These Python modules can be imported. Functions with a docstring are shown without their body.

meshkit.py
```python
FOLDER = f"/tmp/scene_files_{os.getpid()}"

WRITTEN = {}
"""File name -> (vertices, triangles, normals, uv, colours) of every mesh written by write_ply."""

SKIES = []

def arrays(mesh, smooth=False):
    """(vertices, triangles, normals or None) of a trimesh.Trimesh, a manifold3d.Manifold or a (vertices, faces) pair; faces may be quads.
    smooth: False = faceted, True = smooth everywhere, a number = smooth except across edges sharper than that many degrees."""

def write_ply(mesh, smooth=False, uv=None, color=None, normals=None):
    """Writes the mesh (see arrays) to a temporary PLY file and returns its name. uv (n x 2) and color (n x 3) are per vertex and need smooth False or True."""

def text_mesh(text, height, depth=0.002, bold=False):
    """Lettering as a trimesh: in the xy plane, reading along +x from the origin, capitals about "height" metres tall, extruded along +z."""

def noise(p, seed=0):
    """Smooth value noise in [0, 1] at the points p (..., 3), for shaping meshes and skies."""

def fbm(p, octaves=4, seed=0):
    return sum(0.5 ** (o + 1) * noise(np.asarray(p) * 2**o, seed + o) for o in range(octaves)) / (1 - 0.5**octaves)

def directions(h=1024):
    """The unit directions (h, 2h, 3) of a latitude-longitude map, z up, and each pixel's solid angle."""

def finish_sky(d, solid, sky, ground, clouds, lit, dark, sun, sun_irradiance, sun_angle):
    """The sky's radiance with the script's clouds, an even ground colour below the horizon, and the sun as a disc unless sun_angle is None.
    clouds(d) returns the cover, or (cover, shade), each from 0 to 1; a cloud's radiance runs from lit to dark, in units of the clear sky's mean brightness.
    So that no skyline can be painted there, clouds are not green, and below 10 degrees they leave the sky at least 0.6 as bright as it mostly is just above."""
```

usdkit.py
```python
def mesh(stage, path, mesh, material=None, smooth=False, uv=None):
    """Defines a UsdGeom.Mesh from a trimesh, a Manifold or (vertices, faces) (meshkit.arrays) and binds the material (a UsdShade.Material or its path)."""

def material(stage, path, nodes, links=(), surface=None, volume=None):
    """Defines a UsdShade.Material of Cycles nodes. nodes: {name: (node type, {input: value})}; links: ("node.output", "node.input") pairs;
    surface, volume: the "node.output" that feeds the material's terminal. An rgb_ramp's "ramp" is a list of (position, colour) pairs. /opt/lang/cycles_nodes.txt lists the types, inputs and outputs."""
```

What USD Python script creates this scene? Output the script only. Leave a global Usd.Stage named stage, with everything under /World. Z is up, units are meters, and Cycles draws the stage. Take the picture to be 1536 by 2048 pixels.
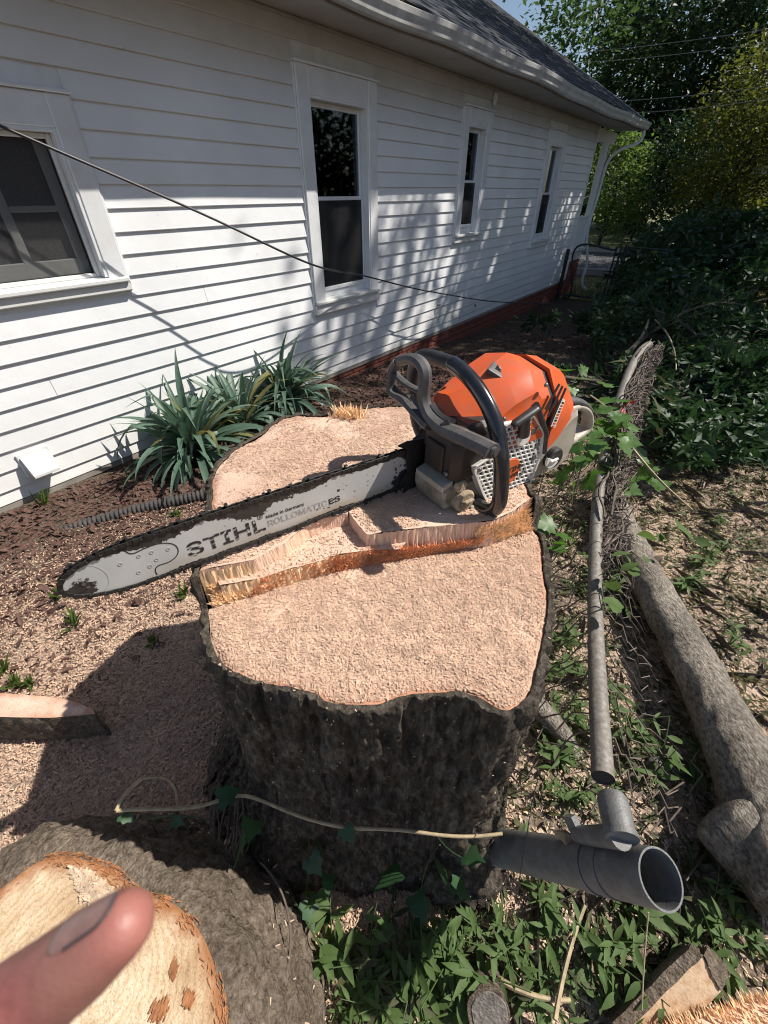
import math, re, numpy as np, trimesh, manifold3d, shapely, usdkit, meshkit
from shapely.geometry import Polygon, Point, LineString
from shapely import affinity
from scipy.spatial import Delaunay
from scipy.interpolate import splprep, splev
from pxr import Usd, UsdGeom, UsdLux, UsdShade, Gf, Sdf, Vt

stage = Usd.Stage.CreateInMemory()
UsdGeom.SetStageUpAxis(stage, 'Z'); UsdGeom.SetStageMetersPerUnit(stage, 1.0)
WORLD = UsdGeom.Xform.Define(stage, '/World'); stage.SetDefaultPrim(WORLD.GetPrim())
UsdGeom.Scope.Define(stage, '/World/Looks')
rng = np.random.default_rng(7)
PI = math.pi

# ------------------------------------------------------------------ camera, sky, sun, exposure
FPX, PITCH, AZ, CAMH, DW = 834.36, 37.567, 37.228, 1.38, 2.74
SUN = np.array([.984 * math.cos(math.radians(51)), .175 * math.cos(math.radians(51)), math.sin(math.radians(51))])
SUN /= np.linalg.norm(SUN)
EXPOSURE = 0.50
cam = UsdGeom.Camera.Define(stage, '/World/camera')
cam.CreateHorizontalApertureAttr(36.0); cam.CreateVerticalApertureAttr(48.0)
cam.CreateFocalLengthAttr(36.0 * FPX / 1536)
cam.CreateFStopAttr(13.0); cam.CreateFocusDistanceAttr(1.1)
cam.CreateClippingRangeAttr(Gf.Vec2f(.01, 2000))
cam.CreateExposureAttr(EXPOSURE)
xf = UsdGeom.Xformable(cam); xf.AddTranslateOp().Set(Gf.Vec3d(0, 0, CAMH)); xf.AddRotateXOp().Set(90 - PITCH)

usdkit.material(stage, '/World/Looks/sky_air', {
    'sky': ('sky_texture', {'sky_type': 'single_scattering', 'sun_disc': False, 'sun_elevation': math.asin(SUN[2]),
                            'sun_rotation': math.atan2(SUN[0], SUN[1])}),
    'bg': ('background_shader', {'strength': 0.072})}, [('sky.color', 'bg.color')], surface='bg.background')
dome = UsdLux.DomeLight.Define(stage, '/World/sky')
UsdShade.MaterialBindingAPI.Apply(dome.GetPrim()).Bind(UsdShade.Material.Get(stage, '/World/Looks/sky_air'))
dome.GetPrim().SetCustomDataByKey('kind', 'structure')
sun = UsdLux.DistantLight.Define(stage, '/World/sun')
sun.CreateNormalizeAttr(True); sun.CreateIntensityAttr(1.22); sun.CreateAngleAttr(0.53); sun.CreateColorAttr(Gf.Vec3f(1, .95, .87))
_z = SUN; _x = np.cross([0, 0, 1], _z); _x /= np.linalg.norm(_x); _y = np.cross(_z, _x)
UsdGeom.Xformable(sun).AddTransformOp().Set(Gf.Matrix4d(*[float(k) for r in (np.r_[_x, 0], np.r_[_y, 0], np.r_[_z, 0], [0, 0, 0, 1]) for k in r]))

# ------------------------------------------------------------------ helpers
used = {}
def numbered(path):
    n = used.get(path, -1) + 1; used[path] = n
    return path if n == 0 else f'{path}_{n:03d}'
def P(o):
    return str(o.GetPath()) if hasattr(o, 'GetPath') else ('/World' if o is None else str(o))
def tag(o, label=None, cat=None, group=None, kind=None):
    p = o.GetPrim() if hasattr(o, 'GetPrim') else o
    for k, v in (('label', label), ('category', cat), ('group', group), ('kind', kind)):
        if v: p.SetCustomDataByKey(k, v)
    return o
def thing(name, label, cat, loc=(0, 0, 0), rotz=0.0, group=None, matrix=None):
    x = UsdGeom.Xform.Define(stage, numbered('/World/' + name))
    if matrix is not None: x.AddTransformOp().Set(Gf.Matrix4d(*[float(k) for k in np.asarray(matrix, float).T.ravel()]))
    else:
        x.AddTranslateOp().Set(Gf.Vec3d(*map(float, loc)))
        if rotz: x.AddRotateZOp().Set(math.degrees(rotz))
    tag(x, label, cat, group)
    return x
def part(parent, name, mesh, mat, smooth=False, label=None, kind=None, prim=None):
    if isinstance(mesh, list): mesh = trimesh.util.concatenate(mesh)
    m = usdkit.mesh(stage, numbered(P(parent) + '/' + name), mesh, MAT[mat], smooth=smooth)
    if prim:
        for k, v in prim.items():
            UsdGeom.PrimvarsAPI(m).CreatePrimvar(k, Sdf.ValueTypeNames.FloatArray, 'vertex').Set(Vt.FloatArray.FromNumpy(np.asarray(v, np.float32)))
    return tag(m, label=label, kind=kind)
def single(name, mesh, mat, label, cat, group=None, kind=None, smooth=False, prim=None):
    return tag(part(None, name, mesh, mat, smooth, prim=prim), label, cat, group, kind)
def copy_of(src, name, label, cat, group, loc, rotz=0., scale=1.):
    x = UsdGeom.Xform.Define(stage, numbered('/World/' + name))
    x.GetPrim().GetReferences().AddInternalReference(src.GetPath())
    x.GetPrim().SetInstanceable(True)
    M = np.eye(4); c, s = math.cos(rotz), math.sin(rotz)
    M[:3, :3] = np.array([[c, -s, 0], [s, c, 0], [0, 0, 1]]) * scale; M[:3, 3] = loc
    xx = UsdGeom.Xformable(x); xx.ClearXformOpOrder()
    xx.AddTransformOp(opSuffix='place').Set(Gf.Matrix4d(*[float(k) for k in M.T.ravel()]))
    tag(x, label, cat, group); return x

_cp, _sp = math.cos(math.radians(PITCH)), math.sin(math.radians(PITCH))
def ray(u, v):
    x, up = (u - 768) / FPX, -(v - 1024) / FPX
    return np.array([x, _cp + _sp * up, -_sp + _cp * up])
def at(u, v, z=0.0):            # the point of a level plane that stands at this place of the photograph
    r = ray(u, v); return np.array([0, 0, CAMH]) + r * ((z - CAMH) / r[2])
def far(u, v, depth):
    return np.array([0, 0, CAMH]) + ray(u, v) * depth
def fbm(p, o=4, seed=0): return meshkit.fbm(np.asarray(p, float), o, seed)

def TM(v, f): return trimesh.Trimesh(np.asarray(v, float), np.asarray(f, int), process=False)
def box(sx, sy, sz, c=(0, 0, 0), b=0.0):
    if b <= 0:
        m = trimesh.creation.box((sx, sy, sz)); m.apply_translation(c); return m
    h = np.array([sx, sy, sz]) / 2; b = min(b, *(h * .95)); pts = []
    for sg in np.array(np.meshgrid([-1, 1], [-1, 1], [-1, 1])).reshape(3, -1).T:
        for k in range(3):
            q = h - b; q[k] = h[k]; pts.append(sg * q)
    m = trimesh.convex.convex_hull(np.array(pts)); m.apply_translation(c); return m
def hull(pts): return trimesh.convex.convex_hull(np.asarray(pts, float))
def frames(p):
    p = np.asarray(p, float); n = len(p)
    t = np.gradient(p, axis=0); t /= np.maximum(np.linalg.norm(t, axis=1, keepdims=True), 1e-12)
    a = np.array([0, 0, 1.]) if abs(t[0][2]) < .9 else np.array([1., 0, 0])
    u = np.cross(t[0], a); u /= np.linalg.norm(u); U = [u]
    for i in range(1, n):
        u = U[-1] - t[i] * (U[-1] @ t[i]); u /= max(np.linalg.norm(u), 1e-9); U.append(u)
    U = np.array(U); return t, U, np.cross(t, U)
def tube(p, r, n=10, caps=True, bump=0., seed=0, bs=30., flat=None):
    p = np.asarray(p, float); r = np.broadcast_to(np.asarray(r, float), len(p))
    t, U, V = frames(p); th = np.linspace(0, 2 * PI, n, endpoint=False)
    sx, sy = flat or (1, 1)
    rr = r[:, None] * np.ones(n)
    if bump:
        q = p[:, None] + rr[..., None] * (np.cos(th)[None, :, None] * U[:, None] + np.sin(th)[None, :, None] * V[:, None])
        rr = rr * (1 + bump * (fbm(q * bs, 4, seed) - .5))
    q = p[:, None] + rr[..., None] * (sx * np.cos(th)[None, :, None] * U[:, None] + sy * np.sin(th)[None, :, None] * V[:, None])
    v = q.reshape(-1, 3); i = np.arange(len(p) - 1)[:, None] * n; j = np.arange(n)[None]
    a = (i + j); b = (i + (j + 1) % n)
    f = np.concatenate([np.stack([a, b, b + n], -1).reshape(-1, 3), np.stack([a, b + n, a + n], -1).reshape(-1, 3)])
    if caps:
        k = len(v); v = np.vstack([v, p[0], p[-1]]); j = np.arange(n); e = (len(p) - 1) * n
        f = np.vstack([f, np.stack([np.full(n, k), (j + 1) % n, j], -1), np.stack([np.full(n, k + 1), e + j, e + (j + 1) % n], -1)])
    return TM(v, f)
def spline(p, n=40, k=3):
    p = np.asarray(p, float)
    tck, _ = splprep(p.T, s=0, k=min(k, len(p) - 1)); return np.array(splev(np.linspace(0, 1, n), tck)).T
def loop(p, n=200, s=0):
    p = np.asarray(p, float); p = np.vstack([p, p[:1]])
    tck, _ = splprep(p.T, s=s, per=True); return np.array(splev(np.linspace(0, 1, n, endpoint=False), tck)).T
def resample(p, step):
    p = np.asarray(p, float); d = np.r_[0, np.cumsum(np.linalg.norm(np.diff(p, axis=0), axis=1))]
    t = np.linspace(0, d[-1], max(2, int(d[-1] / step) + 1)); return np.stack([np.interp(t, d, p[:, k]) for k in range(p.shape[1])], 1)
def frame4(o, x, y, z):
    M = np.eye(4); M[:3, 0], M[:3, 1], M[:3, 2], M[:3, 3] = x, y, z, o; return M
def rotm(ax, an):
    return trimesh.transformations.rotation_matrix(an, ax)[:3, :3]
def scatter_mesh(v, f, pos, R, s):
    """Copies of a small mesh: pos (n,3), R (n,3,3), s (n,) or (n,3); joined into one mesh."""
    v, f = np.asarray(v, float), np.asarray(f, int); n = len(pos)
    s = np.asarray(s, float); s = s[:, None] * np.ones(3) if s.ndim == 1 else s
    q = np.einsum('nij,nkj->nki', R, v[None] * s[:, None, :]) + pos[:, None]
    return TM(q.reshape(-1, 3), (f[None] + (np.arange(n) * len(v))[:, None, None]).reshape(-1, 3))
def rand_rot(n, tilt, g=rng):
    az = g.uniform(0, 2 * PI, n); ta = g.uniform(0, 2 * PI, n); t = np.abs(g.normal(0, tilt, n))
    c, s = np.cos(az), np.sin(az); Z = np.zeros(n); O = np.ones(n)
    A = np.stack([np.stack([c, -s, Z], -1), np.stack([s, c, Z], -1), np.stack([Z, Z, O], -1)], 1)
    k = np.stack([np.cos(ta), np.sin(ta), Z], -1); K = np.zeros((n, 3, 3))
    K[:, 0, 1], K[:, 0, 2], K[:, 1, 0], K[:, 1, 2], K[:, 2, 0], K[:, 2, 1] = -k[:, 2], k[:, 1], k[:, 2], -k[:, 0], -k[:, 1], k[:, 0]
    B = np.eye(3) + np.sin(t)[:, None, None] * K + (1 - np.cos(t))[:, None, None] * (K @ K)
    return B @ A
def align_rot(d, g=rng, roll=None):
    """Rotations whose x axis is d (n,3); roll about it (None = random)."""
    d = d / np.linalg.norm(d, axis=1, keepdims=True); n = len(d)
    a = np.where(np.abs(d[:, 2:3]) < .95, [[0, 0, 1.]], [[1., 0, 0]])
    y = np.cross(a, d); y /= np.linalg.norm(y, axis=1, keepdims=True); z = np.cross(d, y)
    r = g.uniform(0, 2 * PI, n) if roll is None else np.broadcast_to(roll, n)
    c, s = np.cos(r)[:, None], np.sin(r)[:, None]
    return np.stack([d, c * y + s * z, -s * y + c * z], -1)

# flat little shapes, length along x from 0 to 1
FLAKE = (np.array([[-.5, -.3, 0], [0, -.34, .10], [.5, -.22, 0], [.5, .26, .02], [0, .3, .12], [-.5, .3, 0]]), [[0, 1, 4], [0, 4, 5], [1, 2, 3], [1, 3, 4]])
def leaf(w=.3, n=5, fold=.12, droop=.15, tip=1.0):
    x = np.linspace(0, 1, n); h = w * np.sin(PI * x ** .75) ** tip; z = -droop * x ** 2
    v = [[0, 0, 0]]; f = []
    for i in range(1, n - 1): v += [[x[i], h[i], z[i] + fold * h[i]], [x[i], 0, z[i]], [x[i], -h[i], z[i] + fold * h[i]]]
    v.append([1, 0, z[-1]]); e = len(v) - 1
    f += [[0, 2, 1], [0, 3, 2]]
    for i in range(n - 3):
        a = 1 + 3 * i; f += [[a, a + 1, a + 4], [a, a + 4, a + 3], [a + 1, a + 2, a + 5], [a + 1, a + 5, a + 4]]
    a = 1 + 3 * (n - 3); f += [[a, a + 1, e], [a + 1, a + 2, e]]
    return np.array(v, float), np.array(f)
def lobed(pts, fold=.1, droop=.15):
    """A lobed leaf: half outline (x, y>=0) from stalk to tip, mirrored; fan about the midrib."""
    pts = np.array(pts, float); full = np.vstack([pts, (pts * [1, -1])[::-1][1:-1] if True else pts])
    v = np.c_[full, fold * np.abs(full[:, 1]) - droop * full[:, 0] ** 2 + .03 * np.sin(9 * full[:, 0])]
    c = np.array([[.3, 0, 0]]); n = len(v); v = np.vstack([v, c]); f = [[n, i, (i + 1) % n] for i in range(n)]
    return v, np.array(f)
MAPLE = lobed([(0, 0), (-.06, .22), (.02, .42), (.12, .30), (.2, .36), (.26, .62), (.42, .46), (.5, .5), (.52, .28), (.66, .30), (.74, .16), (1, 0)])
IVY = lobed([(0, 0), (-.1, .3), (.05, .48), (.25, .36), (.45, .42), (.6, .2), (1, 0)])
# ------------------------------------------------------------------ materials
MAT = {}
def mat(name, nodes, links, surface='p.BSDF'):
    MAT[name] = usdkit.material(stage, '/World/Looks/' + name, nodes, links, surface=surface)
def simple(name, col, rough=.6, var=.12, scale=20., bump=0., bscale=200., metal=0., spec=.5, coat=0., dirt=None, dscale=6., damt=.5, detail=5., **kw):
    """One base colour with grain, optional dirt patches and fine relief."""
    c = np.array(col, float)
    n = {'g': ('geometry', {}), 'n': ('noise_texture', {'scale': scale, 'detail': detail}),
         'r': ('rgb_ramp', {'ramp': [(.3, tuple(c * (1 - var))), (.7, tuple(np.minimum(c * (1 + var), 1)))]}),
         'p': ('principled_bsdf', {'roughness': rough, 'metallic': metal, 'specular_ior_level': spec, 'coat_weight': coat, **kw})}
    l = [('g.position', 'n.vector'), ('n.fac', 'r.fac')]
    out = 'r.color'
    if dirt is not None:
        n['dn'] = ('noise_texture', {'scale': dscale, 'detail': 8., 'roughness': .65}); l += [('g.position', 'dn.vector')]
        n['dr'] = ('rgb_ramp', {'ramp': [(.5 - .18, (0, 0, 0)), (.5 + .2, (damt,) * 3)]}); l += [('dn.fac', 'dr.fac')]
        n['dm'] = ('mix_color', {'b': dirt}); l += [('dr.color', 'dm.fac'), (out, 'dm.a')]; out = 'dm.result'
    l.append((out, 'p.base_color'))
    if bump:
        n['bn'] = ('noise_texture', {'scale': bscale, 'detail': 4.}); n['b'] = ('bump', {'strength': bump, 'distance': .002})
        l += [('g.position', 'bn.vector'), ('bn.fac', 'b.height'), ('b.normal', 'p.normal')]
    mat(name, n, l)
def islands(name, cols, rough=.8, trans=0., bump=0., spec=.3, var=.15, scale=40.):
    """Loose pieces: every piece takes its own tone from the ramp."""
    n = {'g': ('geometry', {}), 'r': ('rgb_ramp', {'ramp': list(zip(np.linspace(0, 1, len(cols)), cols))}),
         'n': ('noise_texture', {'scale': scale, 'detail': 3.}), 'nr': ('rgb_ramp', {'ramp': [(.3, (1 - var,) * 3), (.7, (1 + var,) * 3)]}),
         'm': ('mix_color', {'blend_type': 'multiply', 'fac': 1., 'use_clamp': False}),
         'p': ('principled_bsdf', {'roughness': rough, 'specular_ior_level': spec})}
    l = [('g.random_per_island', 'r.fac'), ('g.position', 'n.vector'), ('n.fac', 'nr.fac'), ('r.color', 'm.a'), ('nr.color', 'm.b'), ('m.result', 'p.base_color')]
    if trans:
        n['t'] = ('translucent_bsdf', {}); n['mc'] = ('mix_closure', {'fac': trans}); n['hs'] = ('hsv', {'value': 1.6, 'saturation': 1.1, 'hue': .49})
        l += [('m.result', 'hs.color'), ('hs.color', 't.color'), ('p.BSDF', 'mc.closure1'), ('t.BSDF', 'mc.closure2')]
        mat(name, n, l, 'mc.closure')
    else: mat(name, n, l)

# house
mat('siding', {'g': ('geometry', {}), 's': ('separate_xyz', {}), 'n': ('noise_texture', {'scale': 1.7, 'detail': 6., 'roughness': .6}),
               'r': ('rgb_ramp', {'ramp': [(.35, (.69, .695, .70)), (.7, (.79, .795, .80))]}),
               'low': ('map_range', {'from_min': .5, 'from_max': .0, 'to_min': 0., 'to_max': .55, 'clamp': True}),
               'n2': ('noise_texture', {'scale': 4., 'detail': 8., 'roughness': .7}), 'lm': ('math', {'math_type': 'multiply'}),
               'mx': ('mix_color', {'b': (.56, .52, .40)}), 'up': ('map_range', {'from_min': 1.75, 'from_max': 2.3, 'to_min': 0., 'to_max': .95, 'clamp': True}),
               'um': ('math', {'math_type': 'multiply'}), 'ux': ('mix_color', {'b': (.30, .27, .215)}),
               'sp': ('noise_texture', {'scale': 60., 'detail': 2.}), 'spr': ('rgb_ramp', {'ramp': [(.70, (1, 1, 1)), (.80, (.78, .74, .66))]}),
               'ml': ('mix_color', {'blend_type': 'multiply', 'fac': 1.}),
               'bn': ('noise_texture', {'scale': 9., 'detail': 2.}), 'b': ('bump', {'strength': .25, 'distance': .01}),
               'p': ('principled_bsdf', {'roughness': .42, 'specular_ior_level': .4})},
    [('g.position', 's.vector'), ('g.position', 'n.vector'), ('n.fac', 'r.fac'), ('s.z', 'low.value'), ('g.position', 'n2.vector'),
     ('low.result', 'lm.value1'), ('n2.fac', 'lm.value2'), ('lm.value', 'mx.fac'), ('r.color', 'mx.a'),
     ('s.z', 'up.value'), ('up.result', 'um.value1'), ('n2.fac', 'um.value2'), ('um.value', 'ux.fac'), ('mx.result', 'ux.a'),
     ('g.position', 'sp.vector'), ('sp.fac', 'spr.fac'), ('ux.result', 'ml.a'), ('spr.color', 'ml.b'), ('ml.result', 'p.base_color'),
     ('g.position', 'bn.vector'), ('bn.fac', 'b.height'), ('b.normal', 'p.normal')])
simple('trim', (.74, .75, .77), .45, .05, 5., dirt=(.5, .48, .42), dscale=9., damt=.4)
simple('soffit', (.42, .41, .39), .6, .1, 3., dirt=(.3, .29, .26), dscale=4., damt=.5)
simple('gutter', (.48, .48, .47), .45, .1, 8., dirt=(.22, .2, .17), dscale=7., damt=.7)
simple('fascia', (.26, .23, .20), .7, .2, 8.)
simple('porch_white', (.72, .72, .7), .5, .06, 8., dirt=(.4, .38, .34), dscale=8., damt=.4)
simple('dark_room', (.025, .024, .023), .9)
simple('window_film', (.17, .16, .155), .5, .3, 90., bump=.3, bscale=300., dirt=(.16, .15, .14), dscale=120., damt=.5)
simple('blind', (.72, .72, .70), .6, .05, 10.)
simple('vinyl_grey', (.42, .42, .40), .7, .1, 30., dirt=(.2, .19, .17), dscale=14., damt=.6)
mat('pane', {'t': ('transparent_bsdf', {'color': (.74, .80, .86)}), 'g': ('glossy_bsdf', {'color': (.9, .95, 1), 'roughness': .02}),
             'f': ('fresnel', {'IOR': 1.5}), 'm': ('mix_closure', {})},
    [('f.fac', 'm.fac'), ('t.BSDF', 'm.closure1'), ('g.BSDF', 'm.closure2')], 'm.closure')
mat('screen_pane', {'t': ('transparent_bsdf', {'color': (.85, .85, .85)}), 'd': ('diffuse_bsdf', {'color': (.05, .05, .052)}), 'm': ('mix_closure', {'fac': .25})},
    [('t.BSDF', 'm.closure1'), ('d.BSDF', 'm.closure2')], 'm.closure')
islands('brick', [(.20, .065, .045), (.28, .09, .06), (.24, .075, .05), (.17, .06, .045)], .85, scale=60., var=.3)
simple('mortar', (.32, .29, .26), .9, .2, 60.)
islands('shingle', [(.055, .058, .066), (.085, .088, .098), (.07, .07, .078), (.11, .112, .118)], .9, scale=300., var=.5)
# ground
mat('ground', {'g': ('geometry', {}), 'n1': ('noise_texture', {'scale': 1.3, 'detail': 6.}), 'n2': ('noise_texture', {'scale': 70., 'detail': 6., 'roughness': .7}),
               'v': ('voronoi_texture', {'scale': 120.}),
               'r1': ('rgb_ramp', {'ramp': [(.3, (.03, .024, .018)), (.55, (.085, .066, .05)), (.75, (.19, .145, .11))]}),
               'r2': ('rgb_ramp', {'ramp': [(.35, (.055, .042, .03)), (.7, (.13, .10, .075))]}),
               'm': ('mix_color', {'fac': .5}), 'du': ('attribute', {'attribute': 'dust'}), 'dn': ('math', {'math_type': 'multiply_add', 'value2': 1.6}), 'do': ('math', {'math_type': 'add', 'value2': -.8, 'use_clamp': True}), 'r3': ('rgb_ramp', {'ramp': [(.3, (.20, .14, .10)), (.5, (.46, .34, .26)), (.72, (.70, .56, .45))]}), 'md': ('mix_color', {}), 'b': ('bump', {'strength': .8, 'distance': .012}), 'p': ('principled_bsdf', {'roughness': .95, 'specular_ior_level': .1})},
    [('g.position', 'n1.vector'), ('g.position', 'n2.vector'), ('g.position', 'v.vector'), ('n2.fac', 'r1.fac'), ('n1.fac', 'r2.fac'),
     ('r1.color', 'm.a'), ('r2.color', 'm.b'), ('m.result', 'md.a'), ('n2.fac', 'r3.fac'), ('r3.color', 'md.b'), ('n2.fac', 'dn.value1'), ('du.fac', 'dn.value3'), ('dn.value', 'do.value1'), ('do.value', 'md.fac'), ('md.result', 'p.base_color'), ('n2.fac', 'b.height'), ('b.normal', 'p.normal')])
simple('lawn', (.17, .17, .06), .9, .5, 30., bump=.6, bscale=120.)
simple('asphalt', (.055, .055, .06), .85, .3, 60., bump=.3, bscale=300.)
simple('kerb', (.3, .29, .27), .9, .15, 40.)
islands('chip_pink', [(.56, .38, .27), (.74, .56, .43), (.80, .65, .52), (.68, .49, .37), (.84, .72, .60), (.62, .44, .33)], .85, var=.2)
islands('chip_pale', [(.54, .40, .28), (.74, .60, .46), (.80, .68, .55), (.64, .49, .36), (.84, .74, .62)], .85, var=.2)
islands('litter', [(.10, .055, .042), (.21, .115, .085), (.31, .19, .14), (.15, .085, .062), (.42, .30, .23)], .8, var=.3)
islands('litter_olive', [(.07, .075, .035), (.30, .28, .19), (.42, .39, .29), (.22, .24, .14), (.52, .48, .37), (.26, .20, .14)], .75, var=.3, trans=.15)
simple('twig', (.11, .085, .065), .85, .3, 60., bump=.4)
simple('twig_pale', (.36, .28, .17), .7, .25, 60., bump=.3)
# wood
def cutwood(name, core, core2, band, inner=.006, outer=.03, fine=380.):
    mat(name, {'g': ('geometry', {}), 'e': ('attribute', {'attribute': 'edge'}), 'nz': ('noise_texture', {'scale': 26., 'detail': 5.}),
               'nf': ('noise_texture', {'scale': fine, 'detail': 4., 'roughness': .7}), 'nl': ('noise_texture', {'scale': 7., 'detail': 5., 'distortion': .6}),
               'rc': ('rgb_ramp', {'ramp': [(.32, core2), (.62, core)]}),
               'rf': ('rgb_ramp', {'ramp': [(.3, (.62, .56, .5)), (.5, (1, 1, 1)), (.7, (1.18, 1.16, 1.14))]}),
               'mm': ('mix_color', {'blend_type': 'multiply', 'fac': 1., 'use_clamp': False}),
               'ad': ('math', {'math_type': 'multiply_add', 'value2': -.03, 'value3': .0}), 'a2': ('math', {'math_type': 'add'}),
               'mr': ('map_range', {'from_min': inner - .012, 'from_max': outer - .012, 'to_min': 1., 'to_max': 0., 'clamp': True}),
               'mb': ('mix_color', {'b': band}), 'nw': ('noise_texture', {'scale': 4.2, 'detail': 3.}), 'wr': ('rgb_ramp', {'ramp': [(.36, (.08,) * 3), (.54, (1,) * 3)]}), 'wm': ('math', {'math_type': 'multiply'}), 'bp': ('bump', {'strength': .55, 'distance': .004}),
               'p': ('principled_bsdf', {'roughness': .85, 'specular_ior_level': .2})},
        [('g.position', 'nz.vector'), ('g.position', 'nf.vector'), ('g.position', 'nl.vector'), ('nl.fac', 'rc.fac'), ('nf.fac', 'rf.fac'),
         ('nz.fac', 'ad.value1'), ('e.fac', 'a2.value1'), ('ad.value', 'a2.value2'), ('a2.value', 'mr.value'), ('g.position', 'nw.vector'), ('nw.fac', 'wr.fac'), ('mr.result', 'wm.value1'), ('wr.color', 'wm.value2'), ('wm.value', 'mb.fac'),
         ('rc.color', 'mb.a'), ('mb.result', 'mm.a'), ('rf.color', 'mm.b'), ('mm.result', 'p.base_color'), ('nf.fac', 'bp.height'), ('bp.normal', 'p.normal')])
cutwood('cut_front', (.70, .51, .385), (.62, .43, .32), (.52, .27, .17), .002, .026)
cutwood('cut_back', (.68, .50, .39), (.57, .39, .295), (.50, .27, .18), .002, .014)
cutwood('cut_pale', (.74, .58, .41), (.63, .47, .32), (.46, .22, .10), .002, .022, 200.)
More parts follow.
